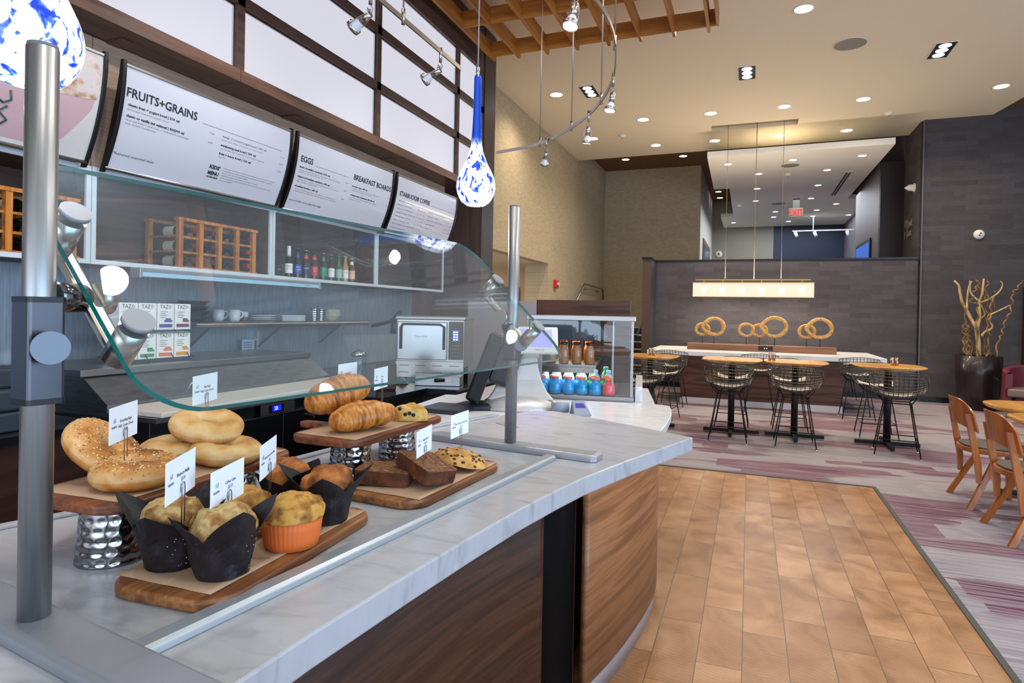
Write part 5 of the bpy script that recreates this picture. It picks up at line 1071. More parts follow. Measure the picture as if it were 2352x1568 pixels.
for k in range(4):
    drink('juice_bottle', 'bottle', (-.30 - .085 * k, .18, .246), 'orange juice bottle, %s from the right behind the coffee bottles' % ORD[k], 'orange juice bottles on the upper shelf', OJ, None, OJC, None, .152, .033, .02, 'tall')
t = MB().box(-.05, .05, -.003, .003, 0, .16).build('black_price_sign', BLACK); t.location = tuple(local(-.19, .75, .10)); t.rotation_euler = (R(-8), 0, a10); tag(t, 'black leaning sign panel inside the far side of the drinks case', 'sign')
# ================================================================== CEILING FIXTURES
LENS = mat('downlight_lens', '#ffffff', .4, emit='#fff6e6', es=7); LENSC = mat('cool_downlight_lens', '#ffffff', .4, emit='#eef6ff', es=7)
TRIMW = mat('white_trim_ring', '#e6dfd0', .5)
DL = [('nearest the camera, alone high in the picture', .504, 7.686), ('leftmost, left of the grid fixture by the track', -2.944, 9.458), ('leftmost of the far part, next to the beige wall', -2.973, 12.05)]
for i, x in enumerate((-1.84, -.69, .47, 1.62, 3.417)): DL.append(('%s from the left in the middle row of round lights' % ORD[i], x, 11.14))
for i, x in enumerate((-1.86, -.71, .459, 1.615, 3.198)): DL.append(('%s from the left in the last row before the lower ceiling' % ORD[i], x, 12.9))
def downlight(x, y, z, r, label, grp, lens=None):
    t = thing('ceiling_downlight', label, 'ceiling light', (x, y, z), group=grp)
    MB().lathe([(r, 0), (r * 1.14, 0), (r * 1.14, -.006), (r, -.006), (r, 0)], n=28, cap=False).build('trim_ring', TRIMW, t, world=False)
    MB().lathe([(1e-3, -.003), (r * 1.01, -.003)], n=28, cap=False).build('lens', lens or LENS, t, world=False); return t
for l, x, y in DL: downlight(x, y, 4.909, .098, 'round ceiling light, ' + l, 'round lights in the main ceiling')
for i, (x, y) in enumerate([(-.451, 12.838), (.71, 12.822), (1.871, 12.831), (.127, 13.873), (1.404, 13.876), (.11, 15.46), (1.382, 15.409), (.097, 17.072), (1.378, 17.041), (2.05, 18.025), (1.679, 18.928), (.629, 18.965), (1.676, 20.03), (.617, 19.938), (2.60, 20.044), (-.525, 20.845), (1.074, 20.942)]):
    downlight(x, y, 4.409, .068, 'small round light in the lower hall ceiling, %s row, %s' % ('first' if i < 3 else 'second' if i < 5 else 'third' if i < 7 else 'fourth' if i < 9 else 'fifth' if i < 12 else 'sixth' if i < 15 else 'last', {0: 'left', 1: 'middle', 2: 'right', 3: 'left', 4: 'right', 5: 'left', 6: 'right', 7: 'left', 8: 'right', 9: 'right', 10: 'middle', 11: 'left', 12: 'middle', 13: 'left', 14: 'right', 15: 'left', 16: 'right'}[i]), 'small lights in the lower hall ceiling', LENSC)
for i, (x, y) in enumerate([(-2.965, 15.44), (-1.578, 15.5), (-.975, 20.24), (-.975, 21.3)]): downlight(x, y, 5.299, .09, 'round light in the brown high ceiling, %s from the near end' % ORD[i], 'lights in the brown ceiling')
BAFF = mat('black_baffle', '#23262c', .35)
for i, (x, y) in enumerate([(-2.41, 9.49), (-.10, 9.45), (2.25, 9.43)]):
    t = thing('multi_lamp_fixture', 'recessed rectangular ceiling fixture with three lamps, %s' % ['left, beside the curved track', 'middle', 'right'][i], 'ceiling light', (x, y, 4.909), group='three-lamp fixtures')
    w2, l2 = .125, .27
    MB().box(-w2, w2, -l2, -l2 + .012, -.008, 0).box(-w2, w2, l2 - .012, l2, -.008, 0).box(-w2, -w2 + .012, -l2 + .012, l2 - .012, -.008, 0).box(w2 - .012, w2, -l2 + .012, l2 - .012, -.008, 0).build('frame', TRIMW, t, world=False)
    MB().box(-w2 + .012, w2 - .012, -l2 + .012, l2 - .012, -.0045, -.001).build('baffle', BAFF, t, world=False)
    for k in (-1, 0, 1): MB().lathe([(1e-3, -.008), (.062, -.008), (.07, -.004)], c=(0, .155 * k, 0), n=24, cap=False).build('lamp', LENSC, t, world=False)
def speaker(x, y, z, r, label):
    t = thing('ceiling_speaker', label, 'speaker', (x, y, z)); MB().lathe([(r, 0), (r * 1.07, 0), (r * 1.07, -.008), (r, -.008)], n=36, cap=False).build('rim', TRIMW, t, world=False)
    MB().lathe([(1e-3, -.012), (r * .55, -.011), (r, -.005)], n=36, cap=False).build('grille', mat('speaker_grille', '#8f8b82', .6), t, world=False)
speaker(1.126, 8.846, 4.909, .185, 'large round grey speaker in the main ceiling'); speaker(.688, 13.25, 4.409, .16, 'round speaker near the front of the lower hall ceiling'); speaker(.643, 17.606, 4.409, .17, 'round speaker farther back in the lower hall ceiling')
for x, y, z, l in ((-2.376, 12.0, 4.909, 'small smoke sensor on the main ceiling, left'), (2.127, 11.985, 4.909, 'small smoke sensor on the main ceiling, right'), (.692, 14.036, 4.409, 'small sensor behind the front speaker of the lower ceiling'), (-.298, 17.56, 4.409, 'small sensor at the left of the lower hall ceiling')):
    t = thing('smoke_sensor', l, 'sensor', (x, y, z)); MB().lathe([(.07, 0), (.07, -.015), (.045, -.035), (.03, -.05), (1e-3, -.05)], n=20, cap=False).build('housing', TRIMW, t, world=False); MB().lathe([(.018, -.05), (.016, -.062), (1e-3, -.062)], n=12, cap=False).build('sensor_tip', mat('grey_sensor_tip', '#8f8f8f', .4), t, world=False)
t = thing('slot_diffuser', 'long twin slot air diffuser in the lower hall ceiling', 'air vent', (1.83, 15.4, 4.409)); MB().box(1.76, 1.90, 14.15, 16.75, 4.400, 4.409).build('frame', TRIMW, t)
for k in (0, 1): MB().box(1.785 + .055 * k, 1.82 + .055 * k, 14.2, 16.7, 4.397, 4.3995).build('slot', BLACK, t)
t = thing('exit_sign', 'EXIT sign with red letters hanging from the lower hall ceiling', 'sign', (1.05, 17.0, 4.06)); MB().box(.885, 1.20, 17.0, 17.03, 3.95, 4.17).build('housing', mat('exit_sign_housing', '#8f8078', .5), t, bevel=.004)
MB().box(.97, 1.12, 17.005, 17.025, 4.17, 4.4085).build('stem', mat('grey_sign_stem', '#6f6a66', .6), t)
mb = MB(); vs, fs = text('EXIT', .225, .72, res=2, align='CENTER', bold=.006); mb.add([(1.04 + x, 16.997, 3.985 + y) for x, y in vs], fs); mb.build('lettering', mat('exit_red', '#b81a08', .6, emit='#ff2408', es=.9), t)
# wooden lattice
OAK = wood('oiled_oak_slat', '#8a5220', '#b8762f', 'y', .7, .45); OAKX = wood('oiled_oak_bar', '#8a5220', '#b8762f', 'x', .7, .45)
t = thing('ceiling_lattice', 'suspended orange-brown wooden slat lattice above the counter', 'lattice', (-1.7, 4, 4.48))
for x in (-2.965, -2.642, -2.281, -1.916, -1.549, -1.191, -.827, -.467): MB().box(x - .015, x + .015, .6, 6.97, 4.475, 4.65).build('long_slat', OAK, t)
for y in (6.85, 6.05, 5.25, 4.45, 3.65, 2.85, 2.05, 1.25): MB().box(-2.965, -.36, y - .012, y + .012, 4.485, 4.66).build('cross_slat', OAKX, t)
MB().box(-.385, -.36, .6, 6.87, 4.486, 4.66).build('end_slat', OAK, t)
for x in (-2.8, -.6):
    for y in (2.05, 4.45, 6.05): MB().cyl((x, y, 4.655), (x, y, 4.909), .006, n=8).build('hanger_rod', STEEL, t)
# track lights
def crv(p, n): return smoothpoly(p, n)
t1 = thing('track_rail', 'curved monorail track hanging on steel rods right of the blue pendant', 'track light rail', (-1.0, 4.2, 2.8))
tp = crv([(-2.07, 4.938), (-1.88, 4.885), (-1.623, 4.787), (-1.32, 4.502), (-1.077, 4.2), (-.9, 3.891), (-.772, 3.585), (-.696, 3.287), (-.658, 3.077), (-.643, 2.886), (-.655, 2.68), (-.70, 2.45), (-.80, 2.2)], 4)
def flatbar(pts, z, h, w_):
    mb = MB(); n = len(pts); vs = []
    for i in range(n):
        a = Vector(pts[max(i - 1, 0)]); b = Vector(pts[min(i + 1, n - 1)]); d = (b - a).normalized(); nx, ny = -d.y * w_, d.x * w_
        x, y = pts[i]; vs += [(x - nx, y - ny, z - h), (x + nx, y + ny, z - h), (x + nx, y + ny, z + h), (x - nx, y - ny, z + h)]
    return mb.add(vs, [(3, 2, 1, 0), (4 * n - 4, 4 * n - 3, 4 * n - 2, 4 * n - 1)] + [(4 * i + j, 4 * i + (j + 1) % 4, 4 * i + 4 + (j + 1) % 4, 4 * i + 4 + j) for i in range(n - 1) for j in range(4)])
flatbar(tp, 2.8, .012, .004).build('rail', NICKEL, t1)
for x, y in ((-1.623, 4.787), (-1.26, 4.44), (-.92, 3.93), (-.672, 3.15)):
    r_ = MB().cyl((x, y, 2.80), (x, y, 4.908), .0042, n=8).build('rod', NICKEL, t1); MB().cyl((x, y, 2.775), (x, y, 2.85), .009, n=12).build('rod_clip', NICKEL, r_)
t2 = thing('track_rail', 'straight monorail track in front of the backlit screen', 'track light rail', (-1.56, 2.2, 2.8)); flatbar([(-1.56, .5), (-1.56, 3.175)], 2.8, .012, .004).build('rail', NICKEL, t2)
for y in (2.55, .9): r_ = MB().cyl((-1.56, y, 2.80), (-1.56, y, 4.908), .0042, n=8).build('rod', NICKEL, t2); MB().cyl((-1.56, y, 2.775), (-1.56, y, 2.85), .009, n=12).build('rod_clip', NICKEL, r_)
BULBW = mat('frosted_reflector', '#cfcdd6', .3, coat=.3); SPOTE = mat('lit_spot_lens', '#ffffff', .3, emit='#fff4e8', es=14)
def spot(x, y, label, aim, lit=True, z=2.788):
    t = thing('track_spotlight', label, 'spotlight', (x, y, z), group='monorail spotlights'); d = (Vector(aim) - Vector((x, y, z - .1))).normalized()
    MB().cyl((0, 0, -.045), (0, 0, .03), .0085, n=14).build('stem', NICKEL, t, world=False)
    MB().tube([(0, 0, -.045), (.012, 0, -.065), (.0, .01, -.08), (-.018, 0, -.075), (-.01, -.005, -.06), (.004, 0, -.085)], .003, n=6).build('cable_loop', mat('grey_cable', '#8f8d92', .5), t, world=False)
    M = Matrix.Translation((0, 0, -.085)) @ d.to_track_quat('Z', 'Y').to_matrix().to_4x4()
    MB().lathe([(.016, 0), (.016, .055)], n=18, M=M).build('socket', NICKEL, t, world=False)
    MB().lathe([(.013, .055), (.022, .072), (.030, .092), (.031, .097)], n=22, M=M, cap=False).build('reflector_bulb', BULBW, t, world=False)
    r_ = MB().lathe([(.0325, .090), (.0335, .090), (.0335, .108), (.0315, .108)], n=22, M=M, cap=False).build('ring', NICKEL, t, world=False)
    MB().lathe([(1e-3, .1005), (.031, .1005)], n=22, M=M, cap=False).build('lens', SPOTE if lit else BULBW, t, world=False)
    for s_ in (-1, 1): MB().tube([M @ Vector((s_ * .034, 0, .1)), M @ Vector((s_ * .030, 0, .05)), M @ Vector((s_ * .018, 0, .005)), (0, 0, -.065)], .0016, n=5).build('yoke_arm', NICKEL, t, world=False)
    if lit:
        p = M @ Vector((0, 0, .115)); light('track_spotlight_lamp', 'SPOT', Vector((x, y, z)) + p, 16, (1, .95, .9), .02, aim=aim, spot=55, blend=.8)
spot(-1.54, 4.70, 'lowest lit spotlight at the left end of the curved track', (-2.2, 5.8, .9)); spot(-1.06, 4.16, 'second lit spotlight from the left on the curved track', (-1.3, 4.4, .9)); spot(-.765, 3.56, 'third spotlight on the curved track, in front of the ceiling fixture', (-1.0, 3.3, .9)); spot(-.70, 2.49, 'large spotlight cut by the top edge in front of the lattice', (-.9, 2.0, 1.0))
spot(-1.56, 2.93, 'unlit spotlight at the far end of the straight track', (-3.2, 2.9, 1.9), False); spot(-1.56, 2.28, 'unlit spotlight at the top edge on the straight track', (-3.2, 2.4, 1.9), False)
# added fill spots that wash the boards, with no fixtures built for them
for y in (1.4, 2.9, 4.4, 5.8): light('menu_wash_fill', 'SPOT', (-1.9, y, 3.4), 46, (1, .96, .93), .04, aim=(-3.25, y + .1, 2.38), spot=75, blend=1)
# glass pendants
def pend_mat():
    m = bpy.data.materials.new('mottled_blue_pendant_glass'); m.use_nodes = True; N, L = nt(m); b = N['Principled BSDF']; b.inputs['Roughness'].default_value = .08
    tc = N.new('ShaderNodeTexCoord'); sx = N.new('ShaderNodeSeparateXYZ'); L.new(tc.outputs['Object'], sx.inputs[0])
    mp = N.new('ShaderNodeMapping'); mp.inputs['Scale'].default_value = (1, 1, .6); L.new(tc.outputs['Object'], mp.inputs[0])
    n = N.new('ShaderNodeTexNoise'); n.inputs['Scale'].default_value = 55; n.inputs['Detail'].default_value = 3; n.inputs['Distortion'].default_value = .8; L.new(mp.outputs[0], n.inputs['Vector'])
    ma = N.new('ShaderNodeMath'); ma.operation = 'MULTIPLY_ADD'; ma.inputs[1].default_value = 1.0; ma.inputs[2].default_value = 0; L.new(n.outputs['Fac'], ma.inputs[0])
    sp = ramp(N, [(.37, '#0a22b8'), (.425, '#3a56e8'), (.46, '#ffffff'), (1, '#ffffff')]); L.new(ma.outputs[0], sp.inputs[0])
    # solid blue neck, clear blown bottom
    zr = ramp(N, [(.0, (0, 0, 0)), (.135, (0, 0, 0)), (.20, (1, 1, 1))]); mz = N.new('ShaderNodeMath'); mz.operation = 'MULTIPLY'; mz.inputs[1].default_value = 1.0; L.new(sx.outputs[2], mz.inputs[0]); L.new(mz.outputs[0], zr.inputs[0])
    mx = N.new('ShaderNodeMixRGB'); mx.inputs[2].default_value = lin('#0a3fa8'); L.new(zr.outputs[0], mx.inputs[0]); L.new(sp.outputs[0], mx.inputs[1])
    L.new(mx.outputs[0], b.inputs['Base Color']); L.new(mx.outputs[0], b.inputs['Emission Color'])
    es = N.new('ShaderNodeMath'); es.operation = 'MULTIPLY_ADD'; es.inputs[1].default_value = -2.1; es.inputs[2].default_value = 2.3; L.new(zr.outputs[0], es.inputs[0]); L.new(es.outputs[0], b.inputs['Emission Strength'])
    return m
PG = pend_mat()
def pendant(x, y, z, label, k=1):
    t = thing('glass_pendant', label, 'pendant lamp', (x, y, z), group='blue glass pendants')
    pf = [(.024, .0), (.030, .0), (.044, .012), (.055, .034), (.058, .056), (.054, .080), (.043, .106), (.031, .130), (.0215, .155), (.0165, .185), (.0135, .23), (.0115, .29), (.0108, .378), (.006, .380)]
    MB().lathe(smoothpoly(pf, 3), n=40, cap=False).build('glass_shade', PG, t, world=False)
    MB().lathe([(1e-3, .004), (.026, .004)], n=28, cap=False).build('lamp_opening', mat('pendant_lamp_glow', '#ffffff', .4, emit='#ffffff', es=6), t, world=False)
    MB().cyl((0, 0, .38), (0, 0, .41), .006, n=12).build('cable_socket', STEEL, t, world=False); MB().cyl((0, 0, .41), (0, 0, 4.9 - z), .0022, n=6).build('cable', mat('clear_cable', '#9a9ba0', .3), t, world=False)
    light('pendant_lamp', 'POINT', (x, y, z - .03), 1.6, (.95, .97, 1), .02)
pendant(-.771, 1.686, 1.739, 'blue glass teardrop pendant above the far end of the glass guard'); pendant(-.8526, .508, 1.697, 'blue glass teardrop pendant cut by the top left corner')
# linear pendant
t = thing('linear_pendant', 'long glowing box pendant with brass bar hanging before the charcoal wall', 'pendant lamp', (.03, 12.05, 1.8))
MB().box(-.99, 1.045, 11.94, 12.16, 1.785, 2.04).build('shade', mat('ribbed_lit_shade', '#a89f8c', .5, emit='#fff2dc', es=.42), t)
for k in range(6): MB().lathe([(.055 * sin(j * pi / 10) + 1e-4, -.075 * cos(j * pi / 10)) for j in range(11)], c=(-.80 + .332 * k, 11.942, 1.90), n=20, cap=False, M=Matrix.Translation((0, 11.942 * .92, 0)) @ Matrix.Diagonal((1, .08, 1, 1))).build('bulb_glow', mat('bulb_glow', '#ffffff', .5, emit='#ffffff', es=3.5), t)
BRASS = mat('brushed_brass', '#b08a4a', .3, 1)
MB().box(-.95, .995, 12.03, 12.06, 2.085, 2.108).build('brass_bar', BRASS, t)
for k in range(6): MB().box(-.80 + .332 * k - .008, -.80 + .332 * k + .008, 12.035, 12.055, 2.04, 2.085).build('bracket', BRASS, t)
MB().box(-1.0, 1.055, 11.93, 12.17, 2.04, 2.047).build('top_frame', BRASS, t); MB().box(-1.0, 1.055, 11.93, 12.17, 1.776, 1.784).build('bottom_frame', BRASS, t)
for x in (-.43, .065, .515): MB().cyl((x, 12.045, 2.108), (x, 12.045, 4.984), .004 if x != .065 else .006, n=6).build('cable', mat('pendant_cable', '#6d6558', .4), t)
light('linear_pendant_and_fill', 'AREA', (.03, 12.05, 1.77), 25, WARM, 2.0, .2); light('linear_pendant_and_fill', 'AREA', (.03, 12.05, 2.12), 25, WARM, 2.0, .2, aim=(.03, 11.2, 5.0))  # downward light of the pendant; the upward one is added to brighten the ceiling
# hall track
t = thing('hall_track', 'white track with three spotlights before the blue far wall', 'track light rail', (2, 20, 4)); MB().box(1.137, 3.0, 19.98, 20.02, 3.965, 3.995).build('rail', WHITE, t)
for x in (1.69, 2.85): MB().cyl((x, 20, 3.995), (x, 20, 4.409), .012, n=8).build('stem', WHITE, t)
for i, x in enumerate((1.232, 1.741, 2.586)):
    t = thing('hall_spotlight', 'white spotlight on the far hall track, %s' % ['left', 'middle', 'right'][i], 'spotlight', (x, 20, 3.96), group='spotlights on the hall track'); MB().cyl((-.02, 0, -.01), (.03, 0, -.15), .045, n=14).build('head', WHITE, t, world=False); MB().cyl((0, 0, 0), (0, 0, -.04), .015, n=8).build('stem', WHITE, t, world=False)
# wall things
t = thing('fire_alarm', 'red fire alarm strobe on the beige wall', 'alarm', (-3.719, 12.1, 2.0)); MB().box(-3.719, -3.66, 12.0, 12.18, 1.93, 2.1).build('housing', mat('alarm_red', '#cc2a26', .4), t, bevel=.01); MB().box(-3.66, -3.62, 12.05, 12.13, 1.99, 2.05).build('strobe_lens', mat('clear_strobe', '#d8dce4', .2), t, bevel=.01)
t = thing('wall_camera', 'round white twin-lens device on the charcoal wall above the branches', 'device', (3.604, 12.61, 2.895)); M = Matrix.Translation((3.604, 12.619, 2.895)) @ Matrix.Rotation(R(90), 4, 'X'); MB().lathe([(.08, 0), (.08, .02), (.06, .045), (1e-3, .05)], n=24, M=M, cap=False).build('housing', WHITE, t)
for dx in (-.02, .018): MB().cyl((3.61 + dx * .4, 12.57, 2.895 + dx), (3.61 + dx * .4, 12.56, 2.895 + dx), .012, n=12).build('lens', BLACK, t)
t = thing('wall_sprinkler', 'cream pointed fitting on the side wall above the sign', 'fitting', (2.745, 13.05, 3.82)); M = Matrix.Translation((2.749, 13.05, 3.82)) @ Matrix.Rotation(R(-90), 4, 'Y'); MB().lathe([(.08, 0), (.08, .02), (.06, .03), (.055, .10), (.02, .14), (1e-3, .17)], n=20, M=M, cap=False).build('body', WHITE, t)
t = thing('wall_thermostat', 'small round white thermostat on the far taupe wall', 'thermostat', (-1.05, 21.98, 3.5)); M = Matrix.Translation((-1.0, 21.999, 3.52)) @ Matrix.Rotation(R(90), 4, 'X'); MB().lathe([(.11, 0), (.11, .03), (1e-3, .04)], n=20, M=M, cap=False).build('body', WHITE, t); MB().box(-1.02, -.98, 21.94, 21.955, 3.49, 3.56).build('dial', BLACK, t)
t = thing('wall_letters', 'silver raised letters reading Quick Print on the side wall', 'sign', (2.75, 13.4, 3.0)); mb = MB()
for s_, yy, zz_, sz in (('U', 13.72, 3.16, .22), ('P', 13.72, 2.96, .2), ('Quick', 13.50, 3.16, .17), ('Print', 13.50, 2.98, .17)):
    vs, fs = text(s_, sz, .95, res=1, bold=.003); n_ = len(vs); mb.add([(2.735, yy - x, zz_ + y) for x, y in vs], fs)
mb.box(2.735, 2.74, 13.53, 13.54, 2.95, 3.32); mb.build('lettering', mat('silver_letters', '#b4ac9e', .35, .6), t, solid=.008)
t = thing('wall_screen', 'black framed screen with blue picture on the plum panel', 'screen', (2.33, 15.6, 2.6)); MB().box(2.31, 2.338, 14.7, 16.5, 2.35, 3.12).build('frame', BLACK, t); MB().box(2.306, 2.309, 14.78, 16.42, 2.42, 3.05).build('screen', noisemat('blue_screen_picture', [(.35, '#0a1a3a'), (.5, '#2a5fc0'), (.8, '#3a86e8')], (1, 6, 1), 3, 3, .3), t)
MC['blue_screen_picture'].node_tree.nodes['Principled BSDF'].inputs['Emission Color'].default_value = lin('#2f66cc'); MC['blue_screen_picture'].node_tree.nodes['Principled BSDF'].inputs['Emission Strength'].default_value = .5
t = thing('handrail', 'steel handrail with brackets on the beige wall', 'handrail', (-3.6, 14.5, 1.8)); MB().tube([(-3.6, 13.3, 1.65), (-3.6, 14.07, 2.12), (-3.6, 16.0, 2.08), (-3.6, 16.05, 1.8)], .022, n=8).build('rail', STEEL, t)
for y in (14.4, 15.7): MB().tube([(-3.6, y, 2.10), (-3.6, y, 2.0), (-3.72, y, 2.0)], .01, n=6).build('bracket', STEEL, t)
t = thing('handrail', 'short steel handrail end beside the partition end post', 'handrail', (-2.1, 12.6, 1)); MB().tube([(-1.935, 12.5, 1.36), (-2.0, 12.6, 1.30), (-2.12, 12.7, 1.05), (-2.12, 12.7, 1.0), (-2.04, 12.7, .98)], .018, n=8).build('rail', STEEL, t)
mb = MB()
for k in range(7): mb.box(-3.7, -1.94, 13.3 + .3 * k, 15.6, .16 * k, .16 * (k + 1) - .02, 0); mb.box(-3.7, -1.94, 13.28 + .3 * k, 15.6, .16 * (k + 1) - .02, .16 * (k + 1), 1)
struct('trim_10', mb, [BLACK, mat('step_nosing', '#9a8f7a', .5)])
# ================================================================== HALL FURNITURE
def superell(rx, ry, p=3.0, n=48): return [(rx * math.copysign(abs(cos(2 * pi * k / n)) ** (2 / p), cos(2 * pi * k / n)), ry * math.copysign(abs(sin(2 * pi * k / n)) ** (2 / p), sin(2 * pi * k / n))) for k in range(n)]
HONEY = wood('honey_table_top', '#b07a34', '#d9a04e', 'y', .9, .32, coat=.2); IRON = mat('dark_iron', '#1c1a1b', .45, .4); TOEW = mat('white_toe_kick', '#c4bfc2', .4)
# communal table
t = thing('communal_table', 'long white-topped walnut table before the charcoal wall', 'table', (.15, 11.2, .004))
MB().box(-1.57, 1.885, 10.35, 12.0, .78, .85).build('table_top', noisemat('white_table_stone', [(.3, '#c9cccf'), (.7, '#dfe1e3')], (1, 1, 1), 2, 4, .3), t, bevel=.004)
MB().box(-1.03, 1.33, 10.43, 11.9, .104, .779).build('cabinet', WALNUTX, t); MB().box(-1.03, 1.33, 10.42, 11.9, .005, .103).build('toe_kick', TOEW, t)
t = thing('plinth_box', 'low walnut box on the communal table carrying the wooden rings', 'box', (.15, 11.1, .851)); MB().box(-.985, 1.305, 10.98, 11.25, .851, .955).build('box', wood('mid_walnut', '#6b4530', '#8f6344', 'x', .8, .45), t, bevel=.002)
o = MB().box(.15, .37, 10.972, 10.979, .875, .945).build('power_outlet', BLACK, t); MB().box(.235, .25, 10.9705, 10.9715, .90, .92).build('socket_slot', WHITE, o); MB().box(.27, .285, 10.9705, 10.9715, .90, .92).build('socket_slot', WHITE, o)
DRIFT = noisemat('carved_pale_wood', [(.3, '#8a5f2a'), (.48, '#c2924e'), (.62, '#dcb474'), (.8, '#a9773a')], (1, 1, 1), 26, 5, .6, dist=2.5, bump=.4, bdist=.004)
for i, (px, r, y, tw, l) in enumerate([(-.751, .125, 11.16, 0, 'small pale wooden ring on a rod, left group'), (-.554, .178, 11.07, 1, 'large pale wooden ring on a rod, left group'), (-.043, .132, 11.16, 0, 'small wooden ring leftmost of the middle group'), (.166, .128, 11.18, 0, 'small wooden ring behind the large one, middle group'), (.397, .195, 11.07, 1, 'largest wooden ring with a pointed side, middle group'), (.882, .132, 11.16, 0, 'small wooden ring, right group'), (1.07, .188, 11.07, 1, 'large wooden ring, right group')]):
    t = thing('ring_sculpture', l, 'sculpture', (px, y, .956), group='wooden ring sculptures'); cz_ = .115 + r
    def f(u, v, r=r, tw=tw, i=i):
        a = 2 * pi * u; b = 2 * pi * v; m_ = (.030 if tw else .024) * (1 + .12 * sin(3 * a + i)); rr = r - m_ + (.028 * max(0, cos(a - pi)) ** 10 if tw else 0); q = rr + m_ * cos(b) * (1 + .06 * sin(5 * b + 4 * a))
        return Vector((q * cos(a) * 1.05, m_ * sin(b), cz_ + q * sin(a) * .93))
    MB().grid(f, 56, 14).build('ring', DRIFT, t, world=False); MB().cyl((0, 0, 0), (0, 0, .125), .005, n=8).build('rod', BLACK, t, world=False)
# bistro tables
def bistro(x, y, label):
    t = thing('bistro_table', label, 'table', (x, y, .005), group='tall bistro tables')
    mb = MB(); a = superell(.35, .35, 3.4); b = superell(.345, .345, 3.4); c = superell(.27, .27, 3.0); n = len(a)
    vs = [(p[0], p[1], .905) for p in b] + [(p[0], p[1], .899) for p in a] + [(p[0], p[1], .893) for p in a] + [(p[0], p[1], .865) for p in c]
    mb.add(vs, [tuple(range(n)), tuple(range(3 * n, 4 * n))[::-1]] + [(k * n + (i + 1) % n, k * n + i, (k + 1) * n + i, (k + 1) * n + (i + 1) % n) for k in range(3) for i in range(n)]); mb.build('table_top', HONEY, t, world=False)
    MB().cyl((0, 0, .04), (0, 0, .866), .038, n=20).build('column', IRON, t, world=False)
    MB().box(-.32, .32, -.022, .022, .012, .055).build('foot_bar', IRON, t, world=False, bevel=.006); MB().box(-.022, .022, -.32, -.0225, .012, .055).box(-.022, .022, .0225, .32, .012, .055).build('foot_bar', IRON, t, world=False, bevel=.006)
    return t
bistro(-1.17, 8.0, 'honey-topped bistro table behind the drinks case'); bistro(-.185, 8.0, 'honey-topped bistro table, left of the adjoining pair'); bistro(.52, 8.02, 'honey-topped bistro table, right of the adjoining pair'); bistro(1.465, 7.98, 'honey-topped bistro table nearest the charcoal side wall')
for x, y, l in ((-1.17, 7.98, 'on the table behind the drinks case'), (.24, 7.98, 'on the pair of tables'), (1.50, 7.96, 'on the rightmost tall table')):
    for s_ in (0, 1):
        t = thing('shaker', 'steel shaker, %s of two %s' % (['left', 'right'][s_], l), 'shaker', (x + .043 * s_, y, .911), group='steel shakers'); MB().lathe([(.018, 0), (.018, .075)], n=16).build('body', mat('copper_steel', '#b09a8c', .25, 1), t, world=False); MB().lathe([(.0185, .0755), (.0185, .086), (.012, .09)], n=16).build('cap', CHROME, t, world=False)
# wire stools
WIRE = mat('dark_chrome_wire', '#5c5953', .3, .9)
def bask(u, v):
    pts = [(.215, .625), (.08, .592), (-.06, .592), (-.15, .625), (-.20, .70), (-.235, .80), (-.25, .885)]
    q = v * (len(pts) - 1); i = min(int(q), len(pts) - 2); f = q - i; p0 = pts[max(i - 1, 0)]; p1 = pts[i]; p2 = pts[i + 1]; p3 = pts[min(i + 2, len(pts) - 1)]
    y, z = [.5 * (2 * b + (c - a) * f + (2 * a - 5 * b + 4 * c - d) * f * f + (3 * b - a - 3 * c + d) * f ** 3) for a, b, c, d in zip(p0, p1, p2, p3)]
    w_ = .19 + .075 * sin(min(1, v * 1.25) * pi * .5) - .03 * max(0, v - .75) * 2; bk = max(0, (v - .45) / .55)
    z += (.10 * (1 - bk) * min(1, .25 + v * 1.4)) * abs(u) ** 2.4 - .035 * bk * u * u; y += .10 * bk * u * u
    return Vector((u * w_, y, z))
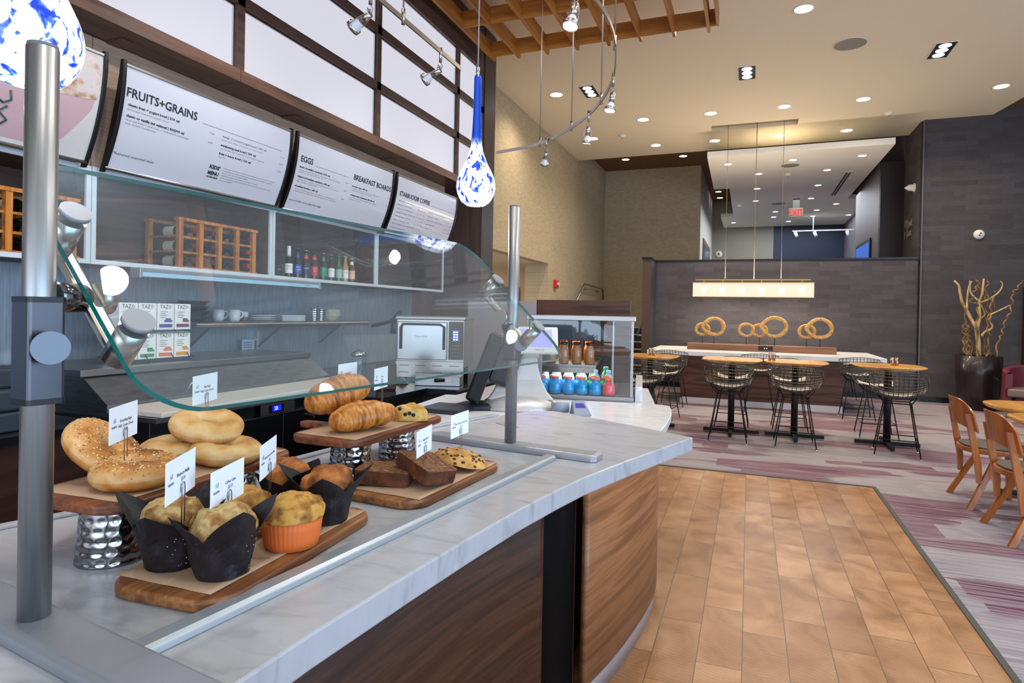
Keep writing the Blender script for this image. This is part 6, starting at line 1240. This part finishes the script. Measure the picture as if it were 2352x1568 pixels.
def make_stool():
    t = thing('wire_stool', '', 'bar stool', (0, 0, 0), group='wire mesh stools'); mb = MB()
    for i in range(1, 12): u = -1 + i / 6; mb.tube([bask(u, v / 16) for v in range(17)], .0034, n=4)
    for j in range(1, 16): v = j / 16; mb.tube([bask(-1 + 2 * k / 14, v) for k in range(15)], .0034, n=4)
    b = mb.build('wire_basket', WIRE, t, world=False)
    MB().tube([bask(-1, v / 16) for v in range(17)] + [bask(-1 + 2 * k / 14, 1) for k in range(1, 14)] + [bask(1, 1 - v / 16) for v in range(17)] + [bask(1 - 2 * k / 14, 0) for k in range(1, 14)], .0048, n=6, closed=True).build('rim_wire', WIRE, b, world=False)
    pad = MB().grid(lambda u, v: Vector((bask((u - .5) * 1.55, .04 + v * .44).x, bask(0, .04 + v * .44).y, bask((u - .5) * 1.55, .04 + v * .44).z + .006 + .022 * (1 - abs(2 * u - 1) ** 4) * (1 - abs(2 * v - 1) ** 4))), 14, 10)
    pad.grid(lambda u, v: bask((u - .5) * 1.55, .04 + v * .44) + Vector((0, 0, .004)), 14, 10, flip=True); pad.build('seat_pad', mat('pale_grey_pad', '#b7b3aa', .6), t, world=False)
    MB().tube([(-.12, -.12, .545), (.12, -.12, .545), (.12, .12, .545), (-.12, .12, .545)], .006, n=6, closed=True).build('top_frame', IRON, t, world=False)
    for sx in (-1, 1):
        for sy in (-1, 1):
            MB().tube([(.12 * sx, .12 * sy, .545), (.205 * sx, .205 * sy, .008)], .0065, n=6).build('leg', IRON, t, world=False)
            MB().tube([(.12 * sx, .12 * sy, .545), (.19 * sx, .10 * sy, .63)], .006, n=6).build('seat_strut', IRON, t, world=False)
            MB().lathe([(.018, 0), (.018, .006), (.008, .012)], c=(.206 * sx, .206 * sy, 0), n=12).build('glide', CHROME, t, world=False)
    k = .178; MB().tube([(-k, -k, .175), (k, -k, .175), (k, k, .175), (-k, k, .175)], .0055, n=6, closed=True).build('foot_ring', IRON, t, world=False)
    return t
stool = make_stool(); first_ = True
for x, y, rz, l in [(-1.17, 7.46, 6, 'wire stool seen from behind at the bistro table beside the drinks case'), (-.205, 7.54, 0, 'wire stool seen from behind at the left table of the pair'), (.495, 7.55, 0, 'wire stool seen from behind at the right table of the pair'), (1.475, 7.55, -8, 'wire stool seen from behind at the rightmost bistro table'),
                    (-1.10, 8.62, 172, 'wire stool on the far side of the table beside the drinks case'), (-.19, 8.60, 180, 'wire stool on the far side of the left table of the pair'), (.50, 8.62, 180, 'wire stool on the far side of the right table of the pair'), (1.46, 8.58, 180, 'wire stool on the far side of the rightmost bistro table'),
                    (-1.11, 9.97, -4, 'wire stool at the left end of the communal table'), (.16, 9.97, 0, 'wire stool at the middle of the communal table, between the pair'), (1.45, 9.96, 0, 'wire stool at the right end of the communal table'),
                    (-1.28, 12.27, 180, 'wire stool behind the left end of the communal table'), (1.55, 12.27, 180, 'wire stool behind the right end of the communal table')]:
    o = stool if first_ else dup(stool); first_ = False; o.location = (x, y, .0045); o.rotation_euler = (0, 0, R(rz)); o['label'] = l
# wooden chairs
CH = wood('orange_brown_beech', '#84441a', '#ab6428', 'z', .8, .32, coat=.25)
def bar(mb, a, b, w0, d0, w1=None, d1=None):
    a, b = Vector(a), Vector(b); w1 = w1 or w0; d1 = d1 or d0; vs = []
    for p, w_, d_ in ((a, w0, d0), (b, w1, d1)):
        for i, j in ((-1, -1), (1, -1), (1, 1), (-1, 1)): vs.append(p + Vector((i * w_, j * d_, 0)))
    return mb.add(vs, [(0, 1, 2, 3), (7, 6, 5, 4)] + [(j, j + 4, (j + 1) % 4 + 4, (j + 1) % 4) for j in range(4)])
def make_chair():
    t = thing('wooden_chair', '', 'chair', (0, 0, 0), group='wooden chairs'); seat = superell(.225, .225, 2.7); seat = [(x, y * (1 - .08 * (x < 0) * abs(x) / .225)) for x, y in seat]
    MB().prism(seat, .415, .452, smooth=True).build('seat', CH, t, world=False, bevel=.004)
    MB().prism([(x * .93, y * .93) for x, y in seat], .453, .468, smooth=True).build('seat_pad', mat('taupe_vinyl', '#5f5a53', .45), t, world=False, bevel=.006, bseg=3)
    def bf(u, v, o=0):
        s_ = -1 + 2 * u; y = s_ * .245; x = -.255 + .085 * s_ * s_ + o - .035 * v; lo = .625 - .045 * abs(s_) ** 2; hi = .825 - .10 * abs(s_) ** 4; return Vector((x, y, lo + (hi - lo) * v))
    mb = MB(); mb.grid(lambda u, v: bf(u, v), 24, 8, flip=True).grid(lambda u, v: bf(u, v, .012), 24, 8)
    mb.grid(lambda u, v: bf(u, 1, .012 * v), 24, 1).grid(lambda u, v: bf(u, 0, .012 * v), 24, 1, flip=True).grid(lambda u, v: bf(1, u, .012 * v), 8, 1).grid(lambda u, v: bf(0, u, .012 * v), 8, 1, flip=True); mb.build('backrest', CH, t, world=False)
    for s_ in (-1, 1):
        mb = MB(); pts = [(-.225, .205, .715, .017, .015), (-.20, .205, .58, .019, .015), (-.175, .208, .45, .021, .016), (-.155, .215, .33, .020, .016), (-.150, .222, .20, .015, .015)]
        for a, b in zip(pts, pts[1:]): bar(mb, (a[0], s_ * a[1], a[2]), (b[0], s_ * b[1], b[2]), a[3], a[4], b[3], b[4])
        mb.build('back_post', CH, t, world=False)
        bar(MB(), (-.02, s_ * .175, .414), (-.215, s_ * .25, 0), .021, .018, .019, .017).build('leg', CH, t, world=False, bevel=.002)
        bar(MB(), (.155, s_ * .175, .414), (.175, s_ * .205, 0), .019, .019, .016, .016).build('leg', CH, t, world=False, bevel=.002)
    return t
ch = make_chair(); ch.location = (1.785, 5.82, .0045); ch['label'] = 'orange-brown wooden chair farther from the camera at the right edge'
dup(ch, (1.785, 5.015, .0045), R(0), 'orange-brown wooden chair nearer the camera at the right edge')
for x, y, l in ((2.235, 6.16, 'round-cornered honey cafe table farther back at the right edge'), (2.15, 5.36, 'round-cornered honey cafe table nearest at the right edge')):
    t = thing('cafe_table', l, 'table', (x, y, .0045), group='low cafe tables'); mb = MB(); a = superell(.39, .36, 2.8); n = len(a); c = [(p[0] * .95, p[1] * .95) for p in a]
    mb.add([(p[0], p[1], .74) for p in a] + [(p[0], p[1], .725) for p in a] + [(p[0], p[1], .71) for p in c], [tuple(range(n)), tuple(range(2 * n, 3 * n))[::-1]] + [(k * n + (i + 1) % n, k * n + i, (k + 1) * n + i, (k + 1) * n + (i + 1) % n) for k in range(2) for i in range(n)]); mb.build('table_top', HONEY, t, world=False)
    MB().cyl((0, 0, .05), (0, 0, .71), .035, n=20).build('column', IRON, t, world=False); MB().box(-.32, .32, -.025, .025, .012, .05).build('foot_bar', IRON, t, world=False, bevel=.006); MB().box(-.025, .025, -.32, -.026, .012, .05).box(-.025, .025, .026, .32, .012, .05).build('foot_bar', IRON, t, world=False, bevel=.006)
# armchair
t = thing('tub_armchair', 'burgundy tub armchair with grey seat by the planter', 'armchair', (3.92, 11.15, .0045), R(-25)); BUR = mat('burgundy_leather', '#6d2f40', .45)
def ac(a, h, o): r = .39 - o; return Vector((r * sin(a), r * cos(a), h))
A0, A1 = R(-125), R(125)
def top_(a): return .76 - .10 * (abs(a) / R(125)) ** 2
mb = MB(); mb.grid(lambda u, v: ac(A0 + (A1 - A0) * u, .10 + (top_(A0 + (A1 - A0) * u) - .10) * v, 0), 30, 6, flip=True).grid(lambda u, v: ac(A0 + (A1 - A0) * u, .10 + (top_(A0 + (A1 - A0) * u) - .10) * v, .09), 30, 6)
mb.grid(lambda u, v: ac(A0 + (A1 - A0) * u, top_(A0 + (A1 - A0) * u) + .018 * sin(pi * v), .09 * v), 30, 6, flip=True).grid(lambda u, v: ac(A0, .10 + (top_(A0) - .10) * u, .09 * v), 6, 3).grid(lambda u, v: ac(A1, .10 + (top_(A1) - .10) * u, .09 * v), 6, 3, flip=True); mb.build('shell', BUR, t, world=False)
MB().prism([(.29 * sin(a * pi / 12), max(-.34, .29 * cos(a * pi / 12))) if abs(a) < 9 else (.29 * (1 if a > 0 else -1), -.34) for a in range(-9, 10)], .33, .45).build('seat_cushion', mat('taupe_seat_leather', '#7a6a62', .45), t, world=False, bevel=.03, bseg=3)
MB().prism([(.28 * sin(a * pi / 12), .28 * cos(a * pi / 12)) for a in range(-12, 12)], .06, .325).build('seat_base', BUR, t, world=False)
for x in (-.22, .22):
    for y in (-.18, .22): MB().cyl((x, y, 0), (x, y, .06), .02, n=10).build('leg', IRON, t, world=False)
# planter and branches
t = thing('tall_planter', 'tall dark planter standing against the charcoal wall', 'planter', (3.47, 12.02, .0045)); MB().lathe([(.235, 0), (.285, .25), (.31, .55), (.315, .86), (.29, .87), (.27, .83), (1e-3, .83)], n=40).build('pot', wood('espresso_planter', '#1c1416', '#2c2124', 'z', 1, .35, coat=.3), t, world=False)
BARK = noisemat('bleached_branch_bark', [(.3, '#9a7446'), (.5, '#cfae7c'), (.75, '#e2c79a')], (3, 3, 1), 8, 4, .7); BARKD = noisemat('brown_twig_bark', [(.3, '#5f4228'), (.5, '#94703f'), (.75, '#b8935c')], (3, 3, 1), 10, 4, .7)
def bz_(p): return (( p[0] - 515) / 745, 0, .84 + (1110 - p[1]) / 745)
t = thing('bare_branches', 'bundle of pale bare branches standing in the tall dark planter', 'branches', (3.47, 12.02, .0045)); r_ = random.Random(3)
def branch(pts, r0, r1, m, dy, curly=0, nm='branch'):
    P_ = [bz_(p) for p in pts]; n = len(P_); P_ = [(x, dy * (1 + .6 * i / n) + .02 * sin(i), z) for i, (x, _, z) in enumerate(P_)]; q = smoothpoly(P_, 6)
    if curly: q = [(x + .016 * sin(i * 1.1 + curly), y + .016 * cos(i * 1.1 + curly), z) for i, (x, y, z) in enumerate(q)]
    N_ = len(q); return MB().tube(q, [r0 + (r1 - r0) * i / (N_ - 1) for i in range(N_)], n=8).build(nm, m, t, world=False)
branch([(515, 1110), (512, 950), (500, 830), (490, 760)], .036, .033, BARK, 0, nm='trunk')
branch([(490, 765), (440, 670), (385, 550), (335, 450), (305, 340), (290, 250), (245, 190)], .028, .014, BARK, -.01)
branch([(492, 765), (520, 640), (515, 500), (510, 440), (532, 360), (540, 260), (550, 165)], .026, .014, BARK, .01)
branch([(515, 440), (480, 400), (430, 330), (420, 240), (415, 190)], .014, .012, BARK, .03); branch([(380, 530), (380, 440), (385, 330), (395, 250), (415, 200)], .014, .012, BARK, -.04)
branch([(520, 450), (600, 415), (700, 330), (735, 240), (710, 195)], .014, .010, BARK, .0); branch([(530, 855), (560, 810), (620, 770), (635, 730), (600, 670), (615, 600)], .018, .013, BARK, -.03)
branch([(600, 605), (680, 560), (780, 500), (800, 480)], .013, .010, BARK, -.02); branch([(525, 460), (560, 530), (580, 600), (540, 640)], .012, .010, BARK, .04); branch([(620, 510), (655, 430), (665, 380)], .013, .011, BARK, .05)
for i, pts in enumerate([[(370, 1095), (345, 980), (345, 850), (325, 770), (345, 690), (335, 540), (320, 460)], [(410, 1100), (375, 950), (400, 850), (350, 790), (390, 750), (345, 690)], [(440, 1090), (430, 980), (410, 850), (420, 720)], [(470, 1105), (465, 930), (440, 850), (430, 740)], [(585, 1105), (600, 900), (585, 760), (590, 600), (600, 480), (570, 360)], [(650, 1100), (610, 980), (650, 850), (625, 760)], [(665, 1100), (690, 900), (720, 830), (725, 740), (750, 640), (785, 560), (800, 430), (810, 330), (855, 280), (890, 190)], [(500, 1100), (480, 800), (485, 600), (470, 470), (400, 455), (430, 380)], [(600, 1100), (575, 900), (610, 700), (600, 560), (585, 420), (580, 300), (610, 190)], [(560, 600), (620, 660), (660, 600), (685, 430), (690, 300)], [(440, 330), (465, 270), (485, 190)], [(540, 330), (515, 240), (500, 170)]]):
    branch(pts, .014, .008, BARKD, (-.09, -.05, .05, .09, -.07, .06)[i % 6], curly=i + 1, nm='twig')
